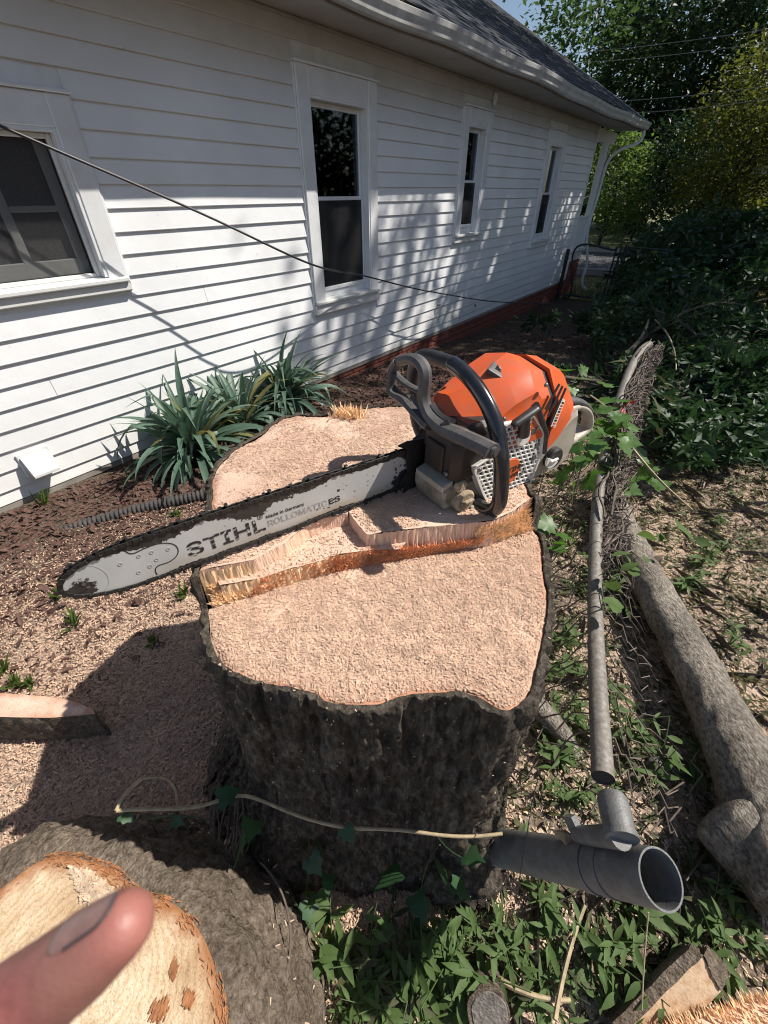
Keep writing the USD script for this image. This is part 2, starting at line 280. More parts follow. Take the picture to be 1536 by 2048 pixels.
mat('sawn_rings', {'g': ('geometry', {}), 'e': ('attribute', {'attribute': 'edge'}), 'mp': ('mapping', {'location': (.46, -.06, -.36), 'scale': (1, 1, 1)}),
                   'w': ('wave_texture', {'wave_type': 'rings', 'rings_direction': 'z', 'scale': 26., 'distortion': 9., 'detail': 3., 'detail_scale': 1.6}),
                   'm2': ('mapping', {'rotation': (0, 0, .35), 'scale': (34, 34, 34)}), 'sm': ('noise_texture', {'scale': 1., 'detail': 4.}),
                   'nb': ('noise_texture', {'scale': 9., 'detail': 5., 'distortion': .8}), 'nf': ('noise_texture', {'scale': 300., 'detail': 4., 'roughness': .7}), 'nz': ('noise_texture', {'scale': 30., 'detail': 4.}),
                   'rb': ('rgb_ramp', {'ramp': [(.3, (.48, .34, .21)), (.5, (.60, .46, .315)), (.7, (.67, .54, .39))]}),
                   'rw': ('rgb_ramp', {'ramp': [(.0, (1, 1, 1)), (.7, (.98, .97, .95)), (1., (.86, .79, .69))]}), 'rs': ('rgb_ramp', {'ramp': [(.3, (.86, .82, .77)), (.6, (1.05, 1.05, 1.05))]}),
                   'rf': ('rgb_ramp', {'ramp': [(.32, (.62, .52, .42)), (.45, (1, 1, 1)), (.7, (1.1, 1.1, 1.1))]}),
                   'x1': ('mix_color', {'blend_type': 'multiply', 'fac': 1., 'use_clamp': False}), 'x2': ('mix_color', {'blend_type': 'multiply', 'fac': 1., 'use_clamp': False}), 'x3': ('mix_color', {'blend_type': 'multiply', 'fac': 1., 'use_clamp': False}),
                   'ad': ('math', {'math_type': 'multiply_add', 'value2': -.035, 'value3': .0}), 'a2': ('math', {'math_type': 'add'}), 'mr': ('map_range', {'from_min': -.014, 'from_max': .012, 'to_min': 1., 'to_max': 0., 'clamp': True}),
                   'mb': ('mix_color', {'b': (.34, .15, .065)}), 'hs': ('math', {'math_type': 'add'}), 'bp': ('bump', {'strength': .7, 'distance': .003}), 'p': ('principled_bsdf', {'roughness': .85, 'specular_ior_level': .2})},
    [('g.position', 'mp.vector'), ('mp.vector', 'w.vector'), ('g.position', 'm2.vector'), ('m2.vector', 'sm.vector'), ('g.position', 'nb.vector'), ('g.position', 'nf.vector'), ('g.position', 'nz.vector'),
     ('nb.fac', 'rb.fac'), ('w.fac', 'rw.fac'), ('sm.fac', 'rs.fac'), ('nf.fac', 'rf.fac'), ('rb.color', 'x1.a'), ('rw.color', 'x1.b'), ('x1.result', 'x2.a'), ('rs.color', 'x2.b'), ('x2.result', 'x3.a'), ('rf.color', 'x3.b'),
     ('nz.fac', 'ad.value1'), ('e.fac', 'a2.value1'), ('ad.value', 'a2.value2'), ('a2.value', 'mr.value'), ('mr.result', 'mb.fac'), ('x3.result', 'mb.a'), ('mb.result', 'p.base_color'),
     ('sm.fac', 'hs.value1'), ('nf.fac', 'hs.value2'), ('hs.value', 'bp.height'), ('bp.normal', 'p.normal')])
def grainwood(name, cols, sx, sz, bump=.8):
    """Split or torn wood: streaks along z."""
    mat(name, {'g': ('geometry', {}), 'mp': ('mapping', {'scale': (sx, sx, sz)}), 'n': ('noise_texture', {'scale': 1., 'detail': 6., 'roughness': .65}),
               'r': ('rgb_ramp', {'ramp': list(zip(np.linspace(.25, .75, len(cols)), cols))}), 'b': ('bump', {'strength': bump, 'distance': .004}),
               'p': ('principled_bsdf', {'roughness': .8, 'specular_ior_level': .25})},
        [('g.position', 'mp.vector'), ('mp.vector', 'n.vector'), ('n.fac', 'r.fac'), ('r.color', 'p.base_color'), ('n.fac', 'b.height'), ('b.normal', 'p.normal')])
grainwood('torn_face', [(.36, .18, .11), (.66, .42, .30), (.76, .54, .40), (.50, .27, .17)], 170., 14.)
grainwood('split_pale', [(.36, .21, .11), (.56, .37, .22), (.66, .47, .31), (.47, .29, .17)], 60., 60., .6)
grainwood('hinge_face', [(.50, .21, .09), (.78, .48, .25), (.86, .64, .40), (.66, .34, .16)], 150., 14.)
islands('fibre', [(.70, .33, .16), (.80, .48, .27), (.74, .38, .19), (.86, .64, .43), (.64, .36, .24)], .75, var=.2)
islands('rim_fibre', [(.34, .15, .065), (.52, .28, .14), (.42, .19, .09), (.62, .40, .23)], .8, var=.25)
islands('fibre_yellow', [(.86, .60, .36), (.90, .72, .50), (.84, .52, .29), (.90, .78, .60)], .75, var=.2)
mat('bark', {'g': ('geometry', {}), 'mp': ('mapping', {'scale': (1, 1, .3)}), 'n': ('noise_texture', {'scale': 75., 'detail': 8., 'roughness': .7}),
             'n2': ('noise_texture', {'scale': 9., 'detail': 4.}), 'n3': ('noise_texture', {'scale': 260., 'detail': 4., 'roughness': .7}),
             'r': ('rgb_ramp', {'ramp': [(.3, (.022, .018, .016)), (.48, (.075, .064, .055)), (.64, (.17, .15, .13)), (.76, (.31, .29, .255))]}),
             'r2': ('rgb_ramp', {'ramp': [(.35, (.7, .68, .66)), (.7, (1.3, 1.25, 1.1))]}), 'm': ('mix_color', {'blend_type': 'multiply', 'fac': 1., 'use_clamp': False}),
             'ad': ('math', {'math_type': 'multiply_add', 'value2': .45}), 'b': ('bump', {'strength': 1., 'distance': .010}), 'p': ('principled_bsdf', {'roughness': .9, 'specular_ior_level': .15})},
    [('g.position', 'mp.vector'), ('mp.vector', 'n.vector'), ('g.position', 'n2.vector'), ('g.position', 'n3.vector'), ('n.fac', 'r.fac'), ('n2.fac', 'r2.fac'),
     ('r.color', 'm.a'), ('r2.color', 'm.b'), ('m.result', 'p.base_color'), ('n3.fac', 'ad.value1'), ('n.fac', 'ad.value3'), ('ad.value', 'b.height'), ('b.normal', 'p.normal')])
def barklike(name, cols, scale=70., bump=.8, dist=.006, stretch=(1, 1, 1)):
    mat(name, {'g': ('geometry', {}), 'mp': ('mapping', {'scale': stretch}), 'n': ('noise_texture', {'scale': scale, 'detail': 8., 'roughness': .72}), 'v': ('voronoi_texture', {'scale': scale * 2.2}),
               'n2': ('noise_texture', {'scale': 6., 'detail': 3.}), 'r': ('rgb_ramp', {'ramp': list(zip(np.linspace(.3, .75, len(cols)), cols))}),
               'r2': ('rgb_ramp', {'ramp': [(.35, (.75,) * 3), (.65, (1.2,) * 3)]}), 'm': ('mix_color', {'blend_type': 'multiply', 'fac': 1., 'use_clamp': False}),
               'ad': ('math', {'math_type': 'multiply_add', 'value2': .4}),
               'b': ('bump', {'strength': bump, 'distance': dist}), 'p': ('principled_bsdf', {'roughness': .9, 'specular_ior_level': .15})},
        [('g.position', 'mp.vector'), ('mp.vector', 'n.vector'), ('mp.vector', 'v.vector'), ('g.position', 'n2.vector'), ('n.fac', 'r.fac'), ('n2.fac', 'r2.fac'), ('r.color', 'm.a'), ('r2.color', 'm.b'),
         ('m.result', 'p.base_color'), ('v.distance', 'ad.value1'), ('n.fac', 'ad.value3'), ('ad.value', 'b.height'), ('b.normal', 'p.normal')])
barklike('log_bark', [(.06, .05, .04), (.24, .205, .17), (.45, .40, .335), (.64, .585, .51)], 110., 1., .018, (1, .55, 1))
barklike('root_bark', [(.055, .038, .028), (.145, .112, .083), (.235, .188, .145), (.35, .30, .245)], 75., 1., .010)
barklike('tree_bark', [(.02, .017, .014), (.05, .042, .035), (.08, .07, .06)], 20.)
barklike('weathered_post', [(.10, .085, .075), (.20, .175, .155), (.29, .26, .23)], 80.)
# saw
simple('orange_plastic', (.72, .10, .018), .38, .06, 14., dirt=(.42, .14, .07), dscale=38., damt=.6, bump=.05, bscale=500.)
simple('orange_badge', (.62, .12, .03), .4, .05, 14.)
simple('white_plastic', (.80, .79, .75), .45, .06, 30., dirt=(.40, .35, .27), dscale=35., damt=.5)
simple('beige_plastic', (.46, .42, .35), .5, .1, 30., dirt=(.24, .19, .13), dscale=25., damt=.7)
simple('dirty_magnesium', (.34, .30, .23), .55, .2, 40., dirt=(.12, .09, .06), dscale=22., damt=.9, bump=.3, bscale=180.)
simple('grimy_chips', (.46, .36, .24), .9, .35, 120., bump=1., bscale=220., dirt=(.12, .09, .06), dscale=60., damt=.8)
simple('dark_plastic', (.055, .055, .058), .5, .2, 120., bump=.15, bscale=900., dirt=(.13, .115, .10), dscale=30., damt=.7)
simple('black_gloss', (.010, .010, .013), .2, .2, 30., coat=.6, dirt=(.035, .033, .032), dscale=90., damt=.5)
simple('black_plastic', (.018, .018, .02), .42, .2, 60., dirt=(.07, .06, .05), dscale=35., damt=.5)
simple('muffler_metal', (.020, .017, .015), .55, .3, 30., metal=.3, bump=.2, bscale=150., dirt=(.045, .033, .026), dscale=20., damt=.7)
simple('steel', (.32, .31, .30), .35, .2, 80., metal=.9, dirt=(.06, .05, .04), dscale=90., damt=.7)
simple('chain_steel', (.035, .033, .031), .5, .35, 150., metal=.35, dirt=(.02, .017, .014), dscale=90., damt=.7)
simple('print_black', (.020, .020, .021), .5, .2, 60.)
simple('print_grey', (.36, .36, .35), .5, .1, 60.)
mat('bar_paint', {'g': ('geometry', {}), 'w': ('attribute', {'attribute': 'wear'}), 'n': ('noise_texture', {'scale': 190., 'detail': 6., 'roughness': .7}),
                  'a': ('math', {'math_type': 'multiply_add', 'value2': .5}), 'st': ('rgb_ramp', {'ramp': [(.0, (0, 0, 0)), (.5, (1, 1, 1))], 'interpolate': False}),
                  'n2': ('noise_texture', {'scale': 12., 'detail': 4.}), 'rp': ('rgb_ramp', {'ramp': [(.3, (.44, .44, .42)), (.7, (.54, .54, .525))]}),
                  'e': ('attribute', {'attribute': 'grime'}), 'mg': ('mix_color', {'b': (.36, .29, .20)}),
                  'n3': ('noise_texture', {'scale': 90., 'detail': 5.}), 'rd': ('rgb_ramp', {'ramp': [(.3, (.018, .017, .017)), (.7, (.05, .046, .043))]}),
                  'm': ('mix_color', {}), 'rr': ('map_range', {'to_min': .38, 'to_max': .5}), 'p': ('principled_bsdf', {'roughness': .4, 'specular_ior_level': .45})},
    [('g.position', 'n.vector'), ('g.position', 'n2.vector'), ('g.position', 'n3.vector'), ('n.fac', 'a.value1'), ('w.fac', 'a.value3'), ('a.value', 'st.fac'),
     ('n2.fac', 'rp.fac'), ('e.fac', 'mg.fac'), ('rp.color', 'mg.a'), ('mg.result', 'm.a'), ('n3.fac', 'rd.fac'), ('rd.color', 'm.b'), ('st.color', 'm.fac'), ('m.result', 'p.base_color')])
# fence and oddments
simple('galvanised', (.24, .225, .205), .62, .3, 120., metal=.15, dirt=(.11, .085, .065), dscale=75., damt=.9, bump=.3, bscale=260.)
simple('galvanised_dark', (.165, .168, .17), .55, .25, 60., metal=.25, dirt=(.115, .105, .095), dscale=32., damt=.8, bump=.35, bscale=260.)
simple('wire_rusty', (.15, .115, .095), .7, .4, 60., metal=.1)
simple('wire_black', (.014, .014, .017), .4, .2, 60.)
simple('wire_black_fence', (.012, .012, .012), .5, .2, 60.)
simple('red_ribbon', (.60, .012, .03), .5, .1, 60.)
simple('drain_black', (.035, .036, .04), .5, .2, 60., dirt=(.14, .11, .085), dscale=40., damt=.6)
mat('skin', {'g': ('geometry', {}), 'n': ('noise_texture', {'scale': 60., 'detail': 4.}), 'r': ('rgb_ramp', {'ramp': [(.3, (.25, .105, .08)), (.7, (.36, .16, .125))]}),
             'red': ('attribute', {'attribute': 'red'}), 'mr': ('mix_color', {'b': (.36, .075, .075)}), 'n2': ('noise_texture', {'scale': 900., 'detail': 3.}), 'b': ('bump', {'strength': .35, 'distance': .0006}),
             'p': ('principled_bsdf', {'roughness': .5, 'subsurface_weight': .15, 'subsurface_scale': .003, 'subsurface_radius': (1., .3, .2)})},
    [('g.position', 'n.vector'), ('n.fac', 'r.fac'), ('r.color', 'mr.a'), ('red.fac', 'mr.fac'), ('mr.result', 'p.base_color'), ('g.position', 'n2.vector'), ('n2.fac', 'b.height'), ('b.normal', 'p.normal')])
simple('nail', (.30, .165, .14), .32, .1, 200., dirt=(.17, .10, .09), dscale=260., damt=.6)
simple('nail_dirt', (.06, .045, .05), .6, .2, 300.)
# leaves
islands('leaf_yucca', [(.085, .145, .100), (.12, .19, .125), (.10, .165, .11), (.155, .225, .125)], .5, trans=.18, spec=.5, var=.12)
islands('leaf_weed', [(.09, .145, .045), (.16, .23, .075), (.21, .28, .10), (.14, .19, .07), (.27, .29, .17), (.32, .30, .20)], .6, trans=.35, spec=.25)
islands('leaf_maple', [(.07, .15, .028), (.12, .21, .04), (.09, .17, .05), (.13, .20, .08)], .45, trans=.35, spec=.45)
islands('leaf_ivy', [(.035, .085, .035), (.06, .12, .045), (.05, .10, .05)], .45, trans=.25, spec=.45)
islands('leaf_brush', [(.025, .058, .020), (.052, .095, .030), (.09, .14, .045), (.035, .07, .028), (.17, .21, .10)], .5, trans=.25, spec=.35)
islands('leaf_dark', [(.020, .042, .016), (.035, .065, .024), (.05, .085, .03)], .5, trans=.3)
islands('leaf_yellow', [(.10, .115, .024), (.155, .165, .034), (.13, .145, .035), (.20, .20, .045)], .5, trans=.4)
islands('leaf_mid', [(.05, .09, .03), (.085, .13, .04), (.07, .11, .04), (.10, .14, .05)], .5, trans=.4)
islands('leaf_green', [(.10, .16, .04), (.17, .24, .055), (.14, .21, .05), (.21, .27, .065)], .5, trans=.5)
islands('grass', [(.07, .11, .025), (.12, .17, .04), (.16, .2, .06), (.09, .14, .03)], .5, trans=.3)
islands('grass_dry', [(.16, .15, .05), (.24, .22, .08), (.2, .2, .06), (.3, .26, .12)], .6, trans=.25)
# ------------------------------------------------------------------ ground, street
def smooth(a, b, x):
    t = np.clip((np.asarray(x, float) - a) / (b - a), 0, 1); return t * t * (3 - 2 * t)
def zg(x, y):
    x, y = np.asarray(x, float), np.asarray(y, float)
    base = -.24 * smooth(2.4, 7.5, y) - .06 * smooth(8, 12, y)
    p = np.stack([x, y, np.zeros_like(x + y)], -1)
    near = 1 - smooth(6, 10, np.hypot(x, y))
    h = base + near * (.05 * (fbm(p * 1.9, 3, 3) - .5) + .022 * (fbm(p * 9., 3, 5) - .5))
    h = h + .035 * np.exp(-((x + .62) ** 2 + (y - .75) ** 2) / .10) + .05 * np.exp(-((x - .42) ** 2 + (y - .35) ** 2) / .03)
    return h
def gridsheet(xs, ys, zf):
    X, Y = np.meshgrid(xs, ys, indexing='ij'); Z = zf(X, Y); ny = len(ys)
    v = np.stack([X, Y, Z], -1).reshape(-1, 3); i, j = np.meshgrid(np.arange(len(xs) - 1), np.arange(ny - 1), indexing='ij'); a = (i * ny + j).ravel()
    return TM(v, np.concatenate([np.stack([a, a + ny, a + ny + 1], -1), np.stack([a, a + ny + 1, a + 1], -1)]))
xs = np.r_[-250, -120, -60, -30, -15, -8, np.arange(-4, 4, .04), np.arange(4, 12, .4), 13, 15, 18, 22, 30, 45, 70, 120, 250]
ys = np.r_[-250, -100, -40, -15, -6, -2, np.arange(-.8, 5.5, .04), np.arange(5.5, 14, .4), 15, 17, 20, 25, 35, 60, 120, 250]
gs_ = gridsheet(xs, ys, zg); gq = np.array(gs_.vertices)
f3 = fbm(np.c_[gq[:, :2] * 4, np.zeros(len(gq))], 3, 2)
dust = np.clip(1.3 - np.hypot(gq[:, 0] + .55, gq[:, 1] - .5) / 1.15, 0, 1) * (gq[:, 0] < .4) * np.clip(.35 + f3, 0, 1) + np.clip(1.7 * fbm(np.c_[gq[:, :2] * 3.2, np.zeros(len(gq))], 3, 12) - .15, 0, .9) * (gq[:, 0] > .05) * np.clip((3 - gq[:, 1]) * .8, 0, 1) * (np.abs(gq[:, 0]) < 3.2) * (gq[:, 1] > -.6)
tag(part(None, 'ground', gs_, 'ground', True, prim={'dust': np.clip(dust, 0, 1)}), kind='structure')
r0, r1 = at(1166, 547, -.29), at(1288, 553, -.29); rd = (r1 - r0) / np.linalg.norm(r1 - r0); rn = np.array([-rd[1], rd[0], 0])
if rn[1] < 0: rn = -rn
def strip(a, b, z, lo=-30, hi=60):
    q = [r0 + rd * lo + rn * a, r0 + rd * hi + rn * a, r0 + rd * hi + rn * b, r0 + rd * lo + rn * b]
    return TM([[p[0], p[1], z] for p in q], [[0, 1, 2], [0, 2, 3]])
tag(part(None, 'street', strip(0, 5.2, -.285), 'asphalt'), kind='structure')
tag(part(None, 'far_verge', strip(5.35, 60, -.26), 'lawn'), kind='structure')
for a in (-.14, 5.2):
    k = strip(a, a + .14, -.2); e = trimesh.creation.box((90, .14, .16)); M = frame4(r0 + rd * 15 + rn * (a + .07) + [0, 0, .045 - .0], rd, rn, [0, 0, 1]); e.apply_transform(M)
    tag(part(None, 'kerb', e, 'kerb'), kind='structure')

# ------------------------------------------------------------------ the white house (its own frame: x along the wall, y into the house)
ca, sa = math.cos(math.radians(AZ)), math.sin(math.radians(AZ))
HX, HY = np.array([sa, ca, 0]), np.array([-ca, sa, 0])
HM = frame4(HY * DW, HX, HY, [0, 0, 1])
def H2W(s, y, z): return HX * s + HY * (DW + y) + np.array([0, 0, z])
house = thing('house', 'white sided house with a grey shingle roof and long gutter behind the stump', 'house', matrix=HM)
S0, S1, ZB, ZT = -3.0, 9.305, .03, 2.213
WINS = [  # casing outer (s0, s1, z0, z1), opening, meeting rail
    dict(o=(-.35, 1.228, .942, 1.722), i=(-.25, 1.128, 1.015, 1.605), mid=None),
    dict(o=(2.645, 3.478, .561, 2.02), i=(2.75, 3.372, .662, 1.885), mid=1.335),
    dict(o=(4.85, 5.46, .917, 2.03), i=(4.955, 5.355, 1.0, 1.905), mid=1.462),
    dict(o=(7.165, 7.885, .70, 2.025), i=(7.27, 7.775, .79, 1.88), mid=1.35)]
def rect(a): return shapely.box(a[0], a[2], a[1], a[3])
def panel(poly, y0, y1):
    m = trimesh.creation.extrude_polygon(poly, y1 - y0); v = np.array(m.vertices); m.vertices = np.c_[v[:, 0], y0 + v[:, 2], v[:, 1]]; m.fix_normals(); return m
wallpoly = shapely.box(S0, ZB - .02, S1, ZT)
for w in WINS: wallpoly = wallpoly.difference(rect(w['i']))
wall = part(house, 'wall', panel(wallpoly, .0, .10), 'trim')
for k, (c, s) in enumerate([((S1 - .05, 3.6, 1.1), (.1, 7.2, 2.2)), ((S0 + .05, 3.6, 1.1), (.1, 7.2, 2.2)), ((3.15, 7.15, 1.1), (12.2, .1, 2.2))]):
    part(house, 'wall', box(*s, c), 'trim')
part(house, 'room', [box(12.1, 7.0, .02, (3.15, 3.6, .1)), box(12.1, .04, 2.1, (3.15, 2.6, 1.1)), box(12.1, 7.0, .02, (3.15, 3.6, 2.2))], 'dark_room')
EXP = .1008
def lap(s0, s1, z0, z1, jig):
    """One lap board: thick lower edge standing off the wall, thin upper edge, a soft roll at the butt."""
    prof = np.array([(-.0005, z0 + .001), (-.0145 - jig, z0), (-.0165 - jig, z0 + .004), (-.0150 - jig, z0 + .012), (-.0035, z1 + .004), (-.0005, z1 + .004)])
    n = max(2, int((s1 - s0) / .25)); ss = np.linspace(s0, s1, n); k = len(prof)
    v = np.array([[s, y, z + .0022 * math.sin(s * 2.1 + z * 7) * 1.0] for s in ss for y, z in prof])
    f = []
    for i in range(n - 1):
        for j in range(k):
            a, b = i * k + j, i * k + (j + 1) % k; f += [[a, a + k, b + k], [a, b + k, b]]
    for j in range(1, k - 1): f += [[0, j, j + 1], [(n - 1) * k, (n - 1) * k + j + 1, (n - 1) * k + j]]
    m = TM(v, f); m.fix_normals(); return m
r_ = np.random.default_rng(3)
zc = 1.005 - 10 * EXP
while zc < ZT - .02:
    z0, z1 = max(zc, ZB), min(zc + EXP, ZT - .004)
    cuts = [(S0, S1)]
    for w in WINS:
        a, b, lo, hi = w['o']
        if z0 < hi - .004 and z1 > lo + .004:
            cuts = [q for c in cuts for q in ((c[0], min(c[1], a)), (max(c[0], b), c[1])) if q[1] - q[0] > .02]
    for c in cuts:
        j = r_.uniform(c[0], c[1], 1)[0] if c[1] - c[0] > 3.5 and r_.random() < .6 else None
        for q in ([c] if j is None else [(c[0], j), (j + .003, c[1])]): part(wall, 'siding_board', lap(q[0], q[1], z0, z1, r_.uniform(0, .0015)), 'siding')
    zc += EXP
part(house, 'starter_strip', box(S1 - S0, .02, .03, ((S0 + S1) / 2, -.004, .012)), 'fascia')
part(house, 'corner_trim', [box(.03, .02, ZT - ZB - .01, (S1 + .012, -.012, (ZT + ZB) / 2), .004), box(.02, .1, ZT - ZB - .01, (S1 + .012, .05, (ZT + ZB) / 2), .004)], 'trim')
def bar(s0, s1, z0, z1, y0, y1, b=.004): return box(s1 - s0, abs(y1 - y0), z1 - z0, ((s0 + s1) / 2, (y0 + y1) / 2, (z0 + z1) / 2), b)
for n, w in enumerate(WINS):
    a, b, lo, hi = w['o']; i0, i1, j0, j1 = w['i']
    win = part(house, 'window', [bar(a, i0, j0 - .01, hi, -.035, .0), bar(i1, b, j0 - .01, hi, -.035, .0), bar(i0 + .0005, i1 - .0005, j1, hi - .001, -.0345, .0)], 'trim')
    part(win, 'head_cap', [bar(a - .012, b + .012, hi, hi + .014, -.05, 0, .003), bar(b - .0, b + .012, lo, hi - .001, -.024, 0, .003), bar(a - .012, a, lo, hi - .001, -.024, 0, .003)], 'trim')
    part(win, 'sill', [bar(a - .004, b + .004, lo, j0 - .03, -.042, 0, .004), bar(a + .004, b - .004, j0 - .029, j0 - .004, -.062, .05, .006)], 'porch_white')
    part(win, 'jamb', [bar(i0, i0 + .016, j0, j1, -.03, .1, .002), bar(i1 - .016, i1, j0, j1, -.03, .1, .002), bar(i0 + .0165, i1 - .0165, j1 - .016, j1, -.03, .1, .002)], 'trim')
    p0, p1 = i0 + .017, i1 - .017; q0, q1 = j0 + .0, j1 - .017; e = .03
    if w['mid'] is None:
        part(win, 'sash', [bar(p0, p0 + .02, q0, q1, .01, .035), bar(p1 - .02, p1, q0, q1, .01, .035), bar(p0 + .021, p1 - .021, q1 - .02, q1, .011, .034), bar(p0 + .021, p1 - .021, q0, q0 + .02, .011, .034)], 'porch_white')
        # taped dull film behind the screen with muntins
        part(win, 'muntin', [bar(.80, .84, q0 + .02, q1 - .02, .05, .06), bar(p0 + .02, .799, 1.30, 1.325, .05, .06), bar(.841, p1 - .02, 1.30, 1.325, .05, .06),
                             bar(p0 + .02, p1 - .02, q0 + .02, q0 + .09, .0505, .0605), bar(p1 - .07, p1 - .02, q0 + .091, q1 - .02, .0505, .0605)], 'porch_white')
        part(win, 'screen', bar(p0 + .02, p1 - .02, q0 + .02, q1 - .02, .030, .0315, 0), 'screen_pane')
        part(win, 'pane', bar(p0 + .02, p1 - .02, q0 + .02, q1 - .02, .07, .074, 0), 'window_film')
    else:
        m = w['mid']; qq = q0 + .05
        part(win, 'sash', [bar(p0, p0 + e, m, q1, .035, .06), bar(p1 - e, p1, m, q1, .035, .06), bar(p0 + e + .001, p1 - e - .001, q1 - e, q1, .036, .059), bar(p0, p1, m - .012, m + .012, .025, .06)], 'trim')
        part(win, 'sash', [bar(p0, p0 + e, qq, m - .013, .018, .043), bar(p1 - e, p1, qq, m - .013, .018, .043), bar(p0 + e + .001, p1 - e - .001, qq, qq + e, .019, .042), bar(p0 + .002, p1 - .002, q0, qq - .001, .03, .05)], 'trim')
        part(win, 'pane', bar(p0 + e, p1 - e, m + .012, q1 - e, .046, .05, 0), 'pane')
        part(win, 'pane', bar(p0 + e, p1 - e, qq + e, m - .013, .029, .033, 0), 'pane')
        part(win, 'screen', bar(p0 + e, p1 - e, qq + e, m - .013, .022, .0235, 0), 'screen_pane')
        bb = q1 - .03 - (.40 if n == 1 else .5) * (q1 - m) - .1
        part(win, 'blind', [box(p1 - p0 - .09, .028, .0022, ((p0 + p1) / 2 - .01, .11, zz)) .apply_transform(trimesh.transformations.rotation_matrix(.9, [1, 0, 0], (0, .11, zz))) for zz in np.arange(bb, q1 - .02, .026)], 'blind')
# soffit, fascia, gutter, roof
GS = np.arange(S0 - .3, 10.56, .15)
def sag(s): return .010 * np.sin(s * 1.3 + 1) + .006 * np.sin(s * 3.7)
def sweep_s(prof, ss, sagf=sag, name=None):
    prof = np.array(prof); k = len(prof)
    v = np.array([[s, y + .004 * math.sin(s * 2.9), z + sagf(s)] for s in ss for y, z in prof]); f = []
    for i in range(len(ss) - 1):
        for j in range(k):
            a, b = i * k + j, i * k + (j + 1) % k; f += [[a, a + k, b + k], [a, b + k, b]]
    for j in range(1, k - 1): f += [[0, j, j + 1], [(len(ss) - 1) * k, (len(ss) - 1) * k + j + 1, (len(ss) - 1) * k + j]]
    m = TM(v, f); m.fix_normals(); return m
part(house, 'soffit', box(10.5 - S0, .40, .012, ((10.5 + S0) / 2, -.2, ZT + .008)), 'soffit')
part(house, 'frieze', box(S1 - S0, .02, .016, ((S1 + S0) / 2, -.012, ZT - .008), .003), 'soffit')
part(house, 'fascia', sweep_s([(-.40, 2.195), (-.415, 2.195), (-.415, 2.30), (-.40, 2.30)], GS), 'fascia')
gut = part(house, 'gutter', sweep_s([(-.418, 2.205), (-.470, 2.200), (-.488, 2.215), (-.492, 2.245), (-.508, 2.262), (-.512, 2.288), (-.506, 2.292), (-.500, 2.284), (-.486, 2.262), (-.480, 2.216), (-.424, 2.215), (-.424, 2.29), (-.418, 2.29)], GS), 'gutter')
for sg in np.arange(-2, 10.5, 1.1): part(gut, 'hanger', box(.02, .10, .004, (sg, -.465, 2.294 + sag(sg)), .001), 'gutter')
TP = .56; RY0, RZ0, RY1 = -.47, 2.305, 3.6
roof = part(house, 'roof', [hull([(s, y, RZ0 + TP * (y - RY0) + dz) for s in (S0 - .3, 10.5) for y in (RY0 + .02, RY1) for dz in (-.05, -.004)]),
                            hull([(s, y, RZ0 + TP * (2 * RY1 - y - RY0) + dz) for s in (S0 - .3, 10.5) for y in (RY1, 7.7) for dz in (-.05, -.004)])], 'fascia')
sl = math.hypot(1, TP); ncourse = int((RY1 - RY0) * sl / .135)
for k in range(ncourse):
    yk = RY0 + k * .135 / sl; tabs = []; s = S0 - .3 - r_.uniform(0, .3)
    while s < 10.5:
        wd = r_.choice([.16, .24, .3]); a, b = max(s, S0 - .3), min(s + wd - .006, 10.5); s += wd
        if b - a < .03: continue
        t = r_.uniform(.004, .010); y2 = min(yk + .17 / sl, RY1); zz = RZ0 + TP * (yk - RY0); z2 = RZ0 + TP * (y2 - RY0)
        sgz = 0 if k > 1 else 0
        tabs.append(TM([(a, yk, zz), (b, yk, zz), (b, y2, z2), (a, y2, z2), (a, yk, zz + t + .003), (b, yk, zz + t + .003), (b, y2, z2 + .002), (a, y2, z2 + .002)],
                       [[4, 5, 6], [4, 6, 7], [0, 1, 5], [0, 5, 4], [1, 2, 6], [1, 6, 5], [3, 0, 4], [3, 4, 7]]))
    part(roof, 'shingle_course', tabs, 'shingle')
part(roof, 'rake_board', [hull([(s, y, RZ0 + TP * (y - RY0) + dz) for s in (10.5, 10.525) for y in (RY0 + .02, RY1) for dz in (-.16, .012)])], 'porch_white')
part(house, 'gable', panel(Polygon([(0, 0), (7.1, 0), (3.6, 2.2)]), 0, .1).apply_transform(frame4((S1 - .12, 0, ZT + .02), [0, 1, 0], [1, 0, 0], [0, 0, 1])), 'trim')
# foundation
fnd = part(house, 'foundation', box(S1 - 2.0, .1, .48, ((S1 + 2.0) / 2, .085, -.215)), 'mortar')
for row in range(5):
    s = 2.05 - (.105 if row % 2 else 0)
    while s < S1 - .02:
        a, b = max(s, 2.02), min(s + .2, S1)
        if b - a > .04: part(fnd, 'brick', box(b - a, .05, .057, ((a + b) / 2, .022 + r_.uniform(-.003, .003), -.022 - row * .067), .003), 'brick')
        s += .21
